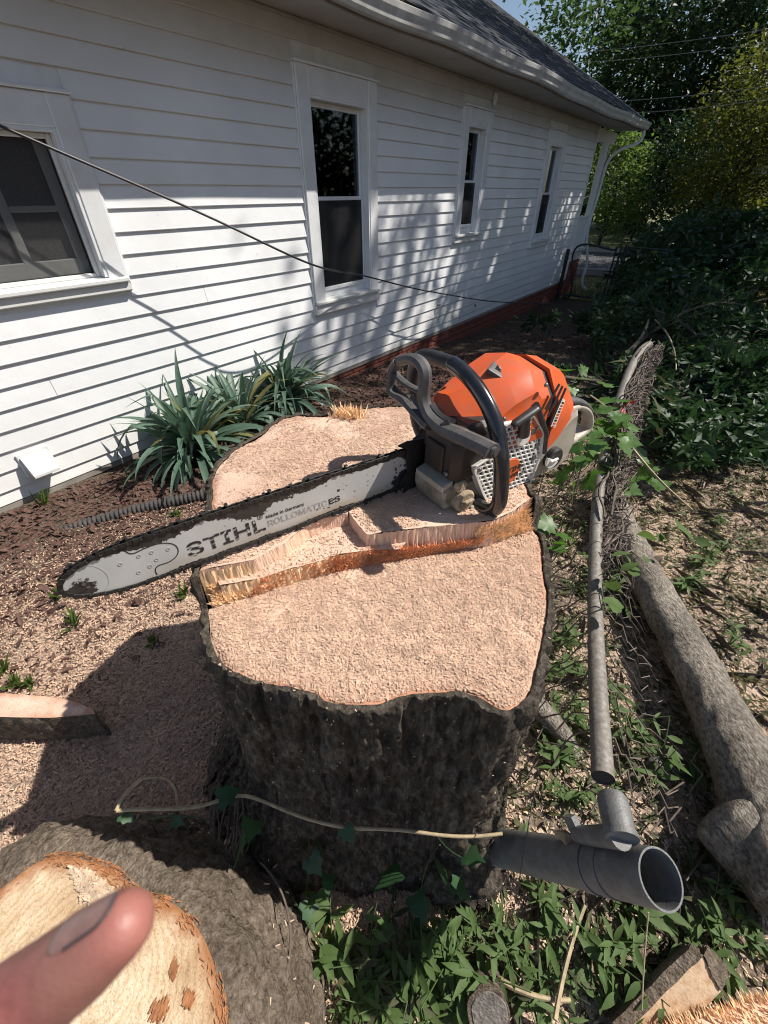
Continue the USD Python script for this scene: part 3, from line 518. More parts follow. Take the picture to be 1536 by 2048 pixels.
# porch
part(house, 'porch_beam', [box(1.15, .10, .16, (9.93, .06, 2.12), .004), box(1.15, 2.4, .012, (9.93, 1.3, 2.19))], 'porch_white')
post = part(house, 'porch_post', box(.10, .10, 1.6, (9.98, .02, 1.25), .008), 'porch_white')
part(post, 'bracket', [tube(spline([(9.98, .02, 1.86), (10.12, .02, 1.95), (10.26, .02, 2.03)], 12), .012, 6), tube(spline([(9.98, .02, 1.72), (10.2, .02, 1.80), (10.32, .02, 2.0)], 12), .010, 6)], 'porch_white')
rail = part(house, 'porch_railing', [box(.58, .06, .03, (9.63, .02, 1.0), .004), box(.58, .06, .03, (9.63, .02, .50), .004)], 'porch_white')
for s in np.arange(9.37, 9.92, .062): part(rail, 'slat', box(.045, .02, .48, (s, .02, .75), .003), 'porch_white')
pb = part(house, 'porch_base', [box(.74, 1.9, .16, (9.70, .95, .40), .004), box(.80, 2.0, .035, (9.71, .95, .49), .004)], 'porch_white')
pbb = part(house, 'porch_brickwork', box(.70, 1.9, .62, (9.68, .97, .01)), 'mortar')
for row in range(9):
    s = 9.34 - (.105 if row % 2 else 0)
    while s < 10.03:
        a, b = max(s, 9.34), min(s + .2, 10.035)
        if b - a > .04: part(pbb, 'brick', box(b - a, .03, .057, ((a + b) / 2, .014, .285 - row * .067), .003), 'brick')
        s += .21
part(house, 'downspout', tube(spline([(10.36, -.46, 2.2), (10.35, -.45, 2.08), (10.2, -.26, 1.98), (10.08, -.10, 1.86), (10.02, -.06, 1.5), (10.02, -.06, .6), (10.10, -.10, .42), (10.12, -.14, .2), (10.04, -.16, -.08), (9.98, -.30, -.2)], 60), .024, 10), 'porch_white')
# vents and brackets on the wall
hood = part(house, 'vent_hood', [hull([(.365, -.02, .250), (.495, -.02, .250), (.365, -.045, .252), (.495, -.045, .252), (.370, -.105, .165), (.490, -.105, .165), (.370, -.105, .152), (.490, -.105, .152), (.370, -.02, .152), (.490, -.02, .152)]),
                                 box(.155, .012, .14, (.43, -.016, .20), .004)], 'porch_white')
part(house, 'eave_bracket', [box(.06, .03, .10, (5.45, -.03, 2.13), .01), tube([(5.45, -.04, 2.09), (5.45, -.05, 2.16)], .012, 8)], 'porch_white')
elb = part(house, 'drain_elbow', [box(.075, .055, .20, (.06, -.055, .13), .006)] , 'beige_plastic')
for k in range(5): part(elb, 'rib', box(.010, .064, .16, (.032 + k * .014, -.058, .12), .002), 'beige_plastic')
part(house, 'faucet_stub', [tube([(2.02 + 2.6, -.01, .33), (2.02 + 2.6, -.05, .33)], .012, 8), tube([(4.62, -.05, .345), (4.62, -.05, .30)], .009, 8)], 'vinyl_grey')
part(house, 'cable_clip', [box(.02, .02, .02, (5.6, -.02, .17), .003)], 'black_plastic')

# ------------------------------------------------------------------ trees
QUAD = (np.array([[0, 0, 0], [.45, .30, .06], [1, 0, -.06], [.5, -.30, .06]]), [[0, 1, 2], [0, 2, 3]])
def crown_points(ells, n, g, clump=.35, per=22):
    pts = []; vol = np.array([np.prod(e[1]) for e in ells]); w = np.cbrt(vol) ** 2; w = w / w.sum()
    for (c, r), ww in zip(ells, w):
        m = max(2, int(n * ww / per)); d = g.normal(size=(m, 3)); d /= np.linalg.norm(d, axis=1, keepdims=True)
        rad = g.uniform(.35, 1., m) ** .6; ctr = np.array(c) + d * rad[:, None] * np.array(r)
        pts.append((ctr[:, None] + g.normal(0, clump, (m, per, 3)) * [1, 1, .7]).reshape(-1, 3))
    return np.vstack(pts)
def tree(label, cat, base, ells, n, size, leafmat, trunk_r, name='tree', seed=0, group=None, clump=.35, per=22, barkmat='tree_bark', trunk_top=None):
    g = np.random.default_rng(seed); base = np.array(base, float); base[2] = float(zg(base[0], base[1])) - .05
    t = thing(name, label, cat, base, group=group)
    top = np.mean([e[0] for e in ells], axis=0) - base if trunk_top is None else np.array(trunk_top) - base
    tk = [tube(spline([(0, 0, 0), top * .35 + g.normal(0, .08, 3), top * .7 + g.normal(0, .12, 3), top], 14), np.linspace(trunk_r, trunk_r * .45, 14), 9, bump=.35, seed=seed, bs=6.)]
    for c, r in ells:
        for k in range(3):
            e = np.array(c) - base + g.normal(size=3) * np.array(r) * .45; s = top * g.uniform(.35, .85)
            tk.append(tube(spline([s, (s + e) / 2 + [0, 0, -.1], e], 8), np.linspace(trunk_r * .35, trunk_r * .07, 8), 6))
    part(t, 'trunk', tk, barkmat, 40)
    p = crown_points(ells, n, g, clump, per) - base
    part(t, 'crown', scatter_mesh(*QUAD, p, rand_rot(len(p), .8, g), size * g.uniform(.6, 1.3, len(p))), leafmat)
    return t
def E(x, y, z, r, rz=None): return ((x, y, z), (r, r, rz or r))
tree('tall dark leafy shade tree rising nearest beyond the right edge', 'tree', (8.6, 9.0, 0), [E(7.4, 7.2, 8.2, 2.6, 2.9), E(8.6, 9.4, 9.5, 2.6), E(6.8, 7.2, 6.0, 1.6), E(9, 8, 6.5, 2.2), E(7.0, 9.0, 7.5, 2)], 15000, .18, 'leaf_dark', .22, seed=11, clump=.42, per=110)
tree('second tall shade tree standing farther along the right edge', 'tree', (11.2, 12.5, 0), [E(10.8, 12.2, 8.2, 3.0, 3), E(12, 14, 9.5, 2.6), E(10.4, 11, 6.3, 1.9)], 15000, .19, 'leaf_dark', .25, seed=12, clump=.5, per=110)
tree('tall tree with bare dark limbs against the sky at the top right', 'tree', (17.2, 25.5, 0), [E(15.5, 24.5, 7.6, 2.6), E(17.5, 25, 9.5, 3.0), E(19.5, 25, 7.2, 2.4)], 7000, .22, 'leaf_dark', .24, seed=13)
for k, (x, y, h, r, n, lab) in enumerate([
        (8.8, 29, 5.6, 3.6, 10000, 'pale green tree just showing over the roof ridge'), (14.0, 29, 6.4, 3.6, 11500, 'dense dark tree behind the porch corner'),
        (19, 30, 6.6, 3.8, 10500, 'broad dark tree behind the utility wires'), (25, 30, 6.5, 3.6, 9000, 'dark tree closing the view at the right edge'), (16.5, 35, 10.5, 3.8, 9000, 'tallest loose tree with sky showing through its crown')]):
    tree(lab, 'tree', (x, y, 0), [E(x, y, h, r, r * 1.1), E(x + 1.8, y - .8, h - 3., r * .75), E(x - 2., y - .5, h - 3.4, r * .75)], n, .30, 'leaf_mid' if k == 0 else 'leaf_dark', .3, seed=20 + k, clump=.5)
tree('yellow green bushy tree in sun at the right edge', 'tree', (11.4, 17.6, 0), [E(10.8, 17.0, 2.6, 1.6, 1.4), E(12.0, 17.6, 3.9, 1.9, 1.6), E(10.2, 16.6, 1.5, 1.1, .9), E(12.4, 17.6, 1.9, 1.8, 1.3), E(11.6, 16.8, .6, 1.5, .8)], 13000, .15, 'leaf_yellow', .12, seed=31, clump=.25)
tree('small bright green tree across the street beside the porch post', 'tree', (7.9, 18.2, 0), [E(7.9, 18.1, 1.7, 1.05, 1.2), E(8.3, 18.0, .8, .9, .7), E(7.5, 18.3, 2.6, .7, .7)], 4200, .13, 'leaf_green', .07, seed=32, clump=.2)
for k, (x, y, r, lab) in enumerate([(10.2, 20.5, 1.9, 'dark rounded shrub in deep shade across the street'), (14.2, 22.5, 2.1, 'dark shrub below the yellow green tree'), (12.2, 25, 2.6, 'tall dark shrub between the bright trees')]):
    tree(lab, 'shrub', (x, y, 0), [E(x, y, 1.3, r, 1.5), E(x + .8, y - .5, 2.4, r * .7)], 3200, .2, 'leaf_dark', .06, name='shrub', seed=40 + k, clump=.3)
for k, (x, y, h, r) in enumerate([(13, -4.5, 4.5, 3.2), (17, 1., 5, 3.4)]):
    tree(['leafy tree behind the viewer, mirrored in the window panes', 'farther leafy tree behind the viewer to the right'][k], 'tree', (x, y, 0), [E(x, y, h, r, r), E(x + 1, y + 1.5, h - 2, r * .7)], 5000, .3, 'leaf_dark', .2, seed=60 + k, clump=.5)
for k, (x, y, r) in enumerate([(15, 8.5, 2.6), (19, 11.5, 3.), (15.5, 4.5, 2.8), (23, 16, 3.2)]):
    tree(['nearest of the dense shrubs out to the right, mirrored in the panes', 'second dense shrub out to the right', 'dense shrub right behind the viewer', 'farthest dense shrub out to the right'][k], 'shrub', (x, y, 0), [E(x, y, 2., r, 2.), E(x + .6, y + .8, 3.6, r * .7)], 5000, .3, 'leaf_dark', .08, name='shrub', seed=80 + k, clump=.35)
for k, (x, y, r) in enumerate([(6.9, 10.6, .8), (8.1, 10.3, .95), (9.4, 10.3, 1.), (10.8, 11.0, 1.1)]):
    tree(['dark bushy undergrowth nearest the gate by the street', 'second dark bush by the street beyond the brush heap', 'third dark bush by the street under the yellow green tree', 'dark bush at the far right by the street'][k], 'shrub', (x, y, 0), [E(x, y, .35, r, .75)], 2600, .12, 'leaf_brush', .03, name='shrub', seed=90 + k, clump=.18)
# neighbour's building, wires, pole
nb = thing('neighbour_building', 'low grey roofed building glimpsed beneath the yellow green tree', 'building', (17.6, 23.5, -.3), .9)
nw = part(nb, 'wall', box(7, 4, 2.2, (0, 0, 1.1)), 'tree_bark'); part(nb, 'roof', hull([(-4, -2.5, 2.2), (4, -2.5, 2.2), (4, 2.5, 2.2), (-4, 2.5, 2.2), (-4, 0, 3.2), (4, 0, 3.2)]), 'kerb')
part(nw, 'window', box(1., .06, .9, (-1.5, -2.01, 1.2), .01), 'dark_room')
for k, (a, b, da, db, lab) in enumerate([((1110, 112), (1600, 45), 13, 9, 'topmost thin wire crossing the dark trees'), ((1165, 128), (1600, 72), 13.4, 9.2, 'second thin wire below the topmost'),
                                         ((1225, 205), (1600, 160), 13, 9, 'third thin wire across the trees'), ((1270, 228), (1600, 185), 13.4, 9.2, 'lowest thin wire ending above the gutter corner')]):
    A, B = far(*a, da), far(*b, db); d_ = B - A; A = A - d_ * .5; B = B + d_ * .8
    t = np.linspace(0, 1, 24)[:, None]; q = A + (B - A) * t; q[:, 2] -= .25 * 4 * t[:, 0] * (1 - t[:, 0]) - .2
    single('utility_wire', tube(q, .0065, 5), 'galvanised', lab, 'wire')
pb0 = at(1497, 597, -.27); pole = thing('wooden_pole', 'leaning weathered wooden pole beside the street at the right edge', 'pole', pb0)
part(pole, 'shaft', tube([(0, 0, -.1), (.27, .14, .8), (.62, .3, 2.0)], [.10, .095, .085], 10, bump=.1), 'weathered_post', 40)
part(pole, 'stay_wire', tube([(-.35, -.1, 0), (-.05, 0, .75), (.3, .12, 1.6)], .012, 5), 'weathered_post')
# ------------------------------------------------------------------ the big stump
ZF, ZM, ZK = .80, .836, .866          # front cut, middle slab, back cut
def seg(pts, z): return [at(u, v, z)[:2] for u, v in pts]
front_rim = seg([(418, 1225), (420, 1255), (432, 1300), (455, 1330), (520, 1362), (585, 1374), (640, 1393), (690, 1408), (740, 1409), (800, 1394), (860, 1384), (930, 1386), (975, 1402), (1005, 1420), (1040, 1408), (1062, 1378), (1078, 1310), (1092, 1240), (1094, 1195), (1085, 1140), (1068, 1060)], ZF)
back_rim = [(.312, .72), (.318, .80), (.315, .92), (.275, 1.04), (.19, 1.13)] + seg([(830, 813), (760, 814), (700, 822), (640, 832), (590, 832), (552, 846), (525, 868), (490, 888), (455, 915), (432, 945), (424, 985), (424, 1030), (412, 1085), (399, 1139)], ZK)
rim = loop(np.array(front_rim + [tuple(p) for p in back_rim]), 420)
_r = np.random.default_rng(5)
rim = rim + .004 * (fbm(np.c_[rim * 30, np.zeros(len(rim))], 3, 2)[:, None] - .5) * 2
RIM = Polygon(rim).buffer(0)
step = seg([(300, 1255), (420, 1222), (500, 1197), (600, 1165), (740, 1132), (830, 1120), (900, 1106), (1000, 1080), (1068, 1058), (1200, 1020)], ZF)
leftedge = seg([(370, 1146), (397, 1141), (506, 1119), (569, 1085), (613, 1051), (650, 1035), (696, 1025)], ZK)
rightedge = seg([(697, 1022), (716, 1048), (734, 1069), (813, 1059), (870, 1052), (924, 1047), (987, 1041), (1030, 1020), (1075, 985)], ZK)
midedge = seg([(440, 1172), (517, 1157), (560, 1143), (640, 1121), (673, 1110), (740, 1100), (800, 1098)], ZM)
far_box = [(2, 3), (-2, 3)]
FRONT = RIM.intersection(Polygon(list(map(tuple, step)) + [(2, .9), (2, -2), (-2, -2), (-2, .3)]).buffer(.006)).buffer(0)
BACK = RIM.intersection(Polygon(list(map(tuple, leftedge)) + list(map(tuple, rightedge)) + far_box).buffer(0)).buffer(0)
MID = RIM.intersection(Polygon(list(map(tuple, midedge)) + [tuple(rightedge[3] + [.02, .03]), (0.0, .9), (-.45, .75)]).buffer(0)).buffer(0)
def big(p): return max(p.geoms, key=lambda q: q.area) if hasattr(p, 'geoms') else p
FRONT, BACK, MID = big(FRONT), big(BACK), big(MID)
def sheet(poly, res, zfun, seed=0):
    g = np.random.default_rng(seed)
    b = np.array(poly.exterior.segmentize(res).coords)[:-1]
    x0, y0, x1, y1 = poly.bounds
    X, Y = np.meshgrid(np.arange(x0, x1, res), np.arange(y0, y1, res)); q = np.c_[X.ravel(), Y.ravel()] + g.uniform(-.3, .3, (X.size, 2)) * res
    q = q[shapely.contains_xy(poly.buffer(-res * .55), q[:, 0], q[:, 1])]
    p = np.vstack([b, q]); tri = Delaunay(p).simplices
    c = p[tri].mean(1); tri = tri[shapely.contains_xy(poly, c[:, 0], c[:, 1])]
    a = p[tri]; cr = (a[:, 1, 0] - a[:, 0, 0]) * (a[:, 2, 1] - a[:, 0, 1]) - (a[:, 1, 1] - a[:, 0, 1]) * (a[:, 2, 0] - a[:, 0, 0]); tri[cr < 0] = tri[cr < 0][:, ::-1]
    return np.c_[p, zfun(p)], tri, b
def rimdist(p): return shapely.distance(shapely.points(p), RIM.exterior)
def relief(z0, amp=.004, seed=0):
    def f(p):
        q = np.c_[p, np.zeros(len(p))]
        return z0 + amp * (fbm(q * 14, 3, seed) - .5) + .0035 * (fbm(q * 110, 3, seed + 1) - .5) - .006 * np.exp(-rimdist(p) / .008) * fbm(q * 40, 2, seed + 2)
    return f
def curtain(line, ztop, zbot, rows=8, amp=.003, seed=0):
    """An upright torn face below a line, combed along the grain."""
    p = resample(line, .0022); n = len(p); z = np.linspace(0, 1, rows)
    t = np.gradient(p, axis=0); nr = np.c_[t[:, 1], -t[:, 0]]; nr /= np.linalg.norm(nr, axis=1, keepdims=True)
    V = []
    for k, zz in enumerate(z):
        s = fbm(np.c_[p * 260, np.full(n, zz * 1.2)], 3, seed) - .5
        q = p + nr * (amp * 2 * s + .004 * zz * (1 if k else 0))[:, None]
        V.append(np.c_[q, np.full(n, ztop + (zbot - ztop) * zz)])
    V = np.array(V).reshape(-1, 3); i, j = np.meshgrid(np.arange(rows - 1), np.arange(n - 1), indexing='ij'); a = (i * n + j).ravel()
    return TM(V, np.concatenate([np.stack([a, a + n, a + n + 1], -1), np.stack([a, a + n + 1, a + 1], -1)]))
stump = thing('tree_stump', 'big freshly cut tree stump with stepped pink cut and dark bark, carrying the chainsaw', 'stump', (0, 0, 0))
for nm, poly, z, m, sd in (('front_cut', FRONT, ZF, 'cut_front', 1), ('middle_cut', MID, ZM, 'cut_back', 2), ('back_cut', BACK, ZK, 'cut_back', 3)):
    v, f, b = sheet(poly, .0065, relief(z, .005, sd), sd)
    part(stump, nm, TM(v, f), m, True, prim={'edge': rimdist(v[:, :2])})
inside = lambda line: np.array(LineString(line).intersection(RIM.buffer(.001)).coords if LineString(line).intersection(RIM.buffer(.001)).geom_type == 'LineString' else max(LineString(line).intersection(RIM.buffer(.001)).geoms, key=lambda q: q.length).coords)
L_left, L_right, L_mid, L_step = inside(leftedge), inside(rightedge), inside(midedge), inside(step)
part(stump, 'torn_face', curtain(L_left, ZK - .001, ZM - .012, 7, .0015, 4), 'torn_face')
part(stump, 'torn_face', curtain(L_right, ZK - .001, ZF - .004, 12, .0032, 5), 'torn_face')
L_mid = np.array([p for p in L_mid if p[0] < at(742, 1100, ZM)[0]])
part(stump, 'torn_face', curtain(L_mid, ZM - .001, ZF - .004, 10, .0035, 6), 'hinge_face')
k0 = np.array([p for p in L_left if p[0] < at(512, 1119, ZK)[0]])
part(stump, 'torn_face', curtain(np.vstack([k0 + [0, -.0045]]), ZK - .004, ZF - .004, 12, .0025, 7), 'hinge_face')
# torn fibres along the hinge: a ragged ramp of spikes
SP = (np.array([[0, -.5, -.5], [0, .5, -.5], [0, 0, .7], [.6, -.28, -.1], [.6, .3, -.2], [1, 0, .1]]), [[0, 1, 4], [0, 4, 3], [1, 2, 4], [2, 0, 3], [3, 4, 5], [2, 3, 5], [4, 2, 5]])
def fibres(a, b, za, zb, n, ln, matn, seed, wd=.0022, lean=.35):
    g = np.random.default_rng(seed); a, b = resample(a, .004), resample(b, .004); t = g.uniform(0, 1, n); w = g.beta(1.3, 1.1, n)
    ia = lambda p: np.stack([np.interp(t, np.linspace(0, 1, len(p)), p[:, k]) for k in (0, 1)], 1)
    A, B = ia(a), ia(b); q = A * (1 - w[:, None]) + B * w[:, None]
    keep = shapely.contains_xy(RIM, q[:, 0], q[:, 1]); q, w, t = q[keep], w[keep], t[keep]; n = len(q)
    z = za + (zb - za) * w ** 1.4 - .004; d = np.c_[g.normal(0, lean, n), g.normal(-.25, lean, n), np.ones(n)]
    s = ln * g.uniform(.3, 1., n) * (.45 + .8 * fbm(np.c_[q * 45, np.zeros(n)], 2, seed))
    part(stump, 'fibres', scatter_mesh(SP[0], np.array(SP[1]), np.c_[q, z], align_rot(d, g), np.c_[s, np.full(n, wd) * g.uniform(.5, 1.4, n), np.full(n, wd) * g.uniform(.5, 1.4, n)]), matn, kind='stuff')
cutl = lambda line, u0, u1, z: np.array([p for p in resample(line, .003) if at(u0, 1100, z)[0] <= p[0] <= at(u1, 1100, z)[0] + .0])
st_l = np.array(seg([(421, 1219), (470, 1205), (520, 1190)], ZF)); ed_l = np.array(seg([(401, 1143), (450, 1133), (508, 1122)], ZK))
fibres(st_l + [0, .004], st_l + [0, .035], ZF, ZF + .035, 1500, .02, 'fibre_yellow', 1)
st_m = np.array(seg([(500, 1195), (600, 1163), (680, 1145), (745, 1130), (815, 1119)], ZF)); ed_m = np.array(seg([(517, 1157), (600, 1132), (673, 1111), (745, 1100), (815, 1094)], ZM))
fibres(st_m + [0, .004], ed_m + [0, .004], ZF, ZM - .004, 3400, .022, 'fibre', 2)
st_r = np.array(seg([(735, 1133), (830, 1118), (900, 1104), (960, 1090)], ZF)); ed_r = np.array(seg([(735, 1075), (813, 1062), (900, 1053), (970, 1046)], ZK)) - [0, .004]
fibres(st_r + [0, .004], ed_r, ZF, ZF + .028, 2000, .020, 'fibre', 3)
st_y = np.array(seg([(940, 1095), (1000, 1080), (1066, 1060)], ZF)); ed_y = np.array(seg([(960, 1046), (1010, 1036), (1058, 995)], ZK))
fibres(st_y, ed_y, ZF, ZK - .012, 2600, .024, 'fibre_yellow', 4)
kn = at(697, 832, ZK)[:2]; g_ = np.random.default_rng(9); q = kn + g_.normal(0, 1, (260, 2)) * [.022, .012]
part(stump, 'splinters', scatter_mesh(SP[0], np.array(SP[1]), np.c_[q, np.full(260, ZK - .004)], align_rot(np.c_[g_.normal(0, .5, (260, 2)), np.ones(260)], g_), np.c_[g_.uniform(.012, .045, 260), np.full(260, .005), np.full(260, .004)]), 'fibre_yellow', kind='stuff')
# bark
NB, MB = 620, 150
R = loop(rim, NB); cen = R.mean(0); tt = np.gradient(R, axis=0); no = np.c_[tt[:, 1], -tt[:, 0]]; no /= np.linalg.norm(no, axis=1, keepdims=True)
if ((R - cen) * no).sum() < 0: no = -no
lift = np.array([0. if FRONT.distance(Point(p)) < .004 else 1. for p in R])
ztop = ZF + (ZK - ZF) * lift + .0
ker = np.exp(-np.linspace(-2, 2, 5) ** 2); ker /= ker.sum(); ztop = np.convolve(np.r_[ztop[-4:], ztop, ztop[:4]], ker, 'same')[4:-4]
prof = np.r_[np.linspace(0, .008, 8), np.full(MB - 8, .008)]
hh = np.r_[np.zeros(8), np.linspace(0, 1, MB - 7)[1:]]
ang = np.arctan2(R[:, 1] - cen[1], R[:, 0] - cen[0])
root = .045 + .085 * np.maximum(0, np.sin(ang * 2.5 + 1.1)) ** 1.5 + .05 * np.maximum(0, np.sin(ang * 4 - .4)) ** 2 + .06 * np.exp(-((np.abs(ang + 2.7)) / .5) ** 2)
V = []
for m in range(MB):
    h = hh[m]; z = ztop * (1 - h) + (-.06) * h; z = z + (.003 if 0 < m < 8 else 0)
    flare = root * smooth(.35, 1.05, np.full(NB, h)) ** 1.6 + .012 * h
    pp = R + no * (prof[m] + flare)[:, None]
    q = np.c_[pp, z]
    D1 = .55 - 2.2 * np.abs(fbm(q * [48, 48, 5.5], 4, 21) - .5) + .5 * (fbm(q * [20, 20, 18], 2, 24) - .5); D2 = fbm(q * [120, 120, 75], 3, 22) - .5; D3 = fbm(q * [7, 7, 4], 2, 23) - .5
    a = min(1., m / 10)
    pp = pp + no * (a * (.032 * (D1 - .25) + .011 * D2 + .034 * D3 * h) + (.004 * D2 if m < 9 else 0))[:, None]
    V.append(np.c_[pp, z])
V = np.array(V).reshape(-1, 3); i, j = np.meshgrid(np.arange(MB - 1), np.arange(NB), indexing='ij'); a = i * NB + j; b = i * NB + (j + 1) % NB
a, b = a.ravel(), b.ravel()
bark = TM(V, np.concatenate([np.stack([a, a + NB, b + NB], -1), np.stack([a, b + NB, b], -1)]))
bark.fix_normals()
part(stump, 'bark', bark, 'bark', True)
g_ = np.random.default_rng(12); fi = g_.integers(0, len(bark.faces), 5200); fn = bark.face_normals[fi]; cc_ = bark.triangles_center[fi]
kk = (fn[:, 2] > -.1) & (g_.random(len(fi)) < np.clip(.15 + 1.2 * (fbm(cc_ * 14, 3, 2) - .42) * 3 + .5 * (fn[:, 0] > .5), 0, 1)) & (cc_[:, 1] < .75); fn, cc_ = fn[kk], cc_[kk]; n_ = len(cc_); s_ = g_.uniform(.002, .005, n_)
part(stump, 'stuck_chips', scatter_mesh(FLAKE[0], np.array(FLAKE[1]), cc_ + fn * .001, align_rot(np.cross(fn, g_.normal(size=(n_, 3))), g_), np.c_[s_, s_ * .6, s_]), 'chip_pale', kind='stuff')

# ------------------------------------------------------------------ loose chips on the stump
def chips_on(poly, z, n, lo, hi, matn, label, seed, dens=None, cat='wood chips'):
    g = np.random.default_rng(seed); x0, y0, x1, y1 = poly.bounds; q = g.uniform((x0, y0), (x1, y1), (n * 3, 2))
    q = q[shapely.contains_xy(poly, q[:, 0], q[:, 1])]
    if dens is not None: q = q[g.random(len(q)) < dens(q)]
    q = q[:n]; n = len(q); s = g.uniform(lo, hi, n) * g.choice([.7, 1, 1.4], n)
    zz = z(q) if callable(z) else np.full(n, z)
    m = scatter_mesh(FLAKE[0], np.array(FLAKE[1]), np.c_[q, zz + .0004 + g.uniform(0, .0018, n)], rand_rot(n, .42, g), np.c_[s * g.choice([1, 1, 1.7], n), s * g.uniform(.3, .8, n), s * .8])
    return single('wood_chips', m, matn, label, cat, kind='stuff')
patch = lambda s, sd, lo, hi: (lambda q: np.clip((fbm(np.c_[q * s, np.zeros(len(q))], 3, sd) - lo) / (hi - lo), .04, 1))
chips_on(FRONT.buffer(-.004), relief(ZF, .005, 1), 42000, .0017, .0044, 'chip_pink', 'fine pink sawdust chips covering the front cut of the big stump', 1, patch(16, 3, .1, .4))
chips_on(MID.buffer(-.004), relief(ZM, .005, 2), 5200, .002, .005, 'chip_pink', 'wood chips lying on the low middle step of the stump', 2)
chips_on(BACK.buffer(-.006), relief(ZK, .005, 3), 38000, .0016, .0044, 'chip_pink', 'pale wood chips heaped on the back cut of the stump behind the bar', 3, patch(9, 8, .30, .52))
# ------------------------------------------------------------------ the chainsaw (its own frame: x forward, y to its left, z up)
SA = at(815, 970, .875); SB_ = at(256, 1179, .875)
SX = (SB_ - SA) / np.linalg.norm(SB_ - SA); SY = np.array([-SX[1], SX[0], 0]); SM = frame4(SA, SX, SY, [0, 0, 1])
def _loc(p): p = p - SA; return np.array([p @ SX, p @ SY, p[2]])
def sY(u, v, Y):
    r = ray(u, v); o = np.array([0, 0, CAMH]); t = ((SA - o) @ SY + Y) / (r @ SY); return _loc(o + r * t)
def sX(u, v, X):
    r = ray(u, v); o = np.array([0, 0, CAMH]); t = ((SA - o) @ SX + X) / (r @ SX); return _loc(o + r * t)
def prism(xz, y0, y1, b=.004):
    p = Polygon(xz).convex_hull; q = np.array(p.buffer(-b).exterior.coords); p = np.array(p.exterior.coords)
    return hull([(x, y, z) for s, (ya, yb) in ((p, (y0 + b, y1 - b)), (q, (y0, y1))) for x, z in s for y in (ya, yb)])
def plate(poly, y0, y1):
    out = []
    for g in getattr(poly, 'geoms', [poly]):
        m = trimesh.creation.extrude_polygon(g, y1 - y0); v = np.array(m.vertices); m.vertices = np.c_[v[:, 0], y0 + v[:, 2], v[:, 1]]; m.fix_normals(); out.append(m)
    return trimesh.util.concatenate(out)
def loft(secs):
    """Faceted shell through sections {x: [(y, z), ...]}, closed underneath."""
    X = sorted(secs); k = len(secs[X[0]]); V = []
    for x in X: V += [(x, y, z) for y, z in secs[x]]
    f = []
    for i in range(len(X) - 1):
        for j in range(k):
            a, b = i * k + j, i * k + (j + 1) % k; f += [[a, b, b + k], [a, b + k, a + k]]
    e = (len(X) - 1) * k
    for j in range(1, k - 1): f += [[0, j + 1, j], [e, e + j, e + j + 1]]
    m = TM(V, f); m.fix_normals(); return m
def cyl(c, r, h, axis='y', n=28, b=.0015):
    t = np.linspace(0, 2 * PI, n, endpoint=False); pts = []
    for rr, hh_ in ((r, h / 2 - b), (r - b, h / 2)):
        for s in (-1, 1): pts += [(rr * math.cos(a), s * hh_, rr * math.sin(a)) for a in t]
    m = hull(pts); 
    if axis == 'x': m.apply_transform(trimesh.transformations.rotation_matrix(PI / 2, [0, 0, 1]))
    if axis == 'z': m.apply_transform(trimesh.transformations.rotation_matrix(PI / 2, [1, 0, 0]))
    m.apply_translation(c); return m
saw = thing('chainsaw', 'orange and white chainsaw with black handlebar and long worn bar resting on the stump', 'chainsaw', matrix=SM)
# guide bar
BL, ZC = .620, .0455
def half(x):
    x = np.asarray(x, float); w = .0400 - .0006 * 0; t = np.clip((x - (BL - .125)) / .125, 0, 1)
    return w * np.sqrt(np.clip(1 - t ** 2.3 * .999, 0, 1)) * (1 - .02 * (x / BL) ** 2)
xx_ = np.r_[np.linspace(-.09, BL - .13, 60), BL - .125 + .125 * np.sin(np.linspace(0, PI / 2, 26))]
up_ = np.c_[xx_, ZC + half(xx_)]; dn_ = np.c_[xx_, ZC - half(xx_)][::-1]
BARP = Polygon(np.vstack([up_, dn_[1:]])).buffer(0)
v, f, b_ = sheet(BARP, .0035, lambda p: np.zeros(len(p)), 4)
X_, Z_ = v[:, 0], v[:, 1]; zn = (Z_ - (ZC - .04)) / .08
q = np.c_[X_, Z_, np.zeros(len(v))]
n1 = fbm(q * [60, 130, 1], 4, 31) - .5; n2 = fbm(q * [18, 30, 1], 3, 32) - .5
wear = np.full(len(v), -.9)
wear = np.maximum(wear, (zn - .86) * 6 + n2 * 1.6)                                          # upper edge rubbed bare
wear = np.maximum(wear, 1.3 - np.hypot((X_ - .335) / .060, (zn - .98) / .42) * 1.25 + n1 * .9)
wear = np.maximum(wear, .8 - np.abs(X_ - .5) / .07 + (zn - .84) * 5 + n1)
wear = np.maximum(wear, 1.0 - (X_ + .02) / .10 - np.abs(zn - .20) * 2.4 + n2 * 2.4)           # by the body, low
wear = np.maximum(wear, .8 - (X_ + .0) / .07 + (zn - .85) * 3 + n2 * 2.0)
wear = np.maximum(wear, .75 - np.hypot((X_ - .602) / .04, (zn - .35) / .40) * 1.1 + n1 * .8)  # nose
wear = np.maximum(wear, (fbm(q * [90, 260, 1], 3, 35) - .70) * 5 * (X_ < .22))
wear = np.maximum(wear, (.05 - zn) * 8 + n2)
wear = np.clip(wear * .6 + .12, -.6, 1)
grime = np.clip(.85 - zn * 2.6 + n2 * 1.2, 0, .8) * np.clip(1.3 - X_ / .6, .2, 1)
T = .0024; nb_ = len(b_); nv = len(v)
front = np.c_[X_, np.full(nv, T), Z_]; back_ = np.c_[X_, np.full(nv, -T), Z_]
j = np.arange(nb_); side = np.concatenate([np.stack([j, (j + 1) % nb_, (j + 1) % nb_ + nv], -1), np.stack([j, (j + 1) % nb_ + nv, j + nv], -1)])
gb = TM(np.vstack([front, back_]), np.vstack([f[:, ::-1], f + nv, side])); gb.fix_normals()
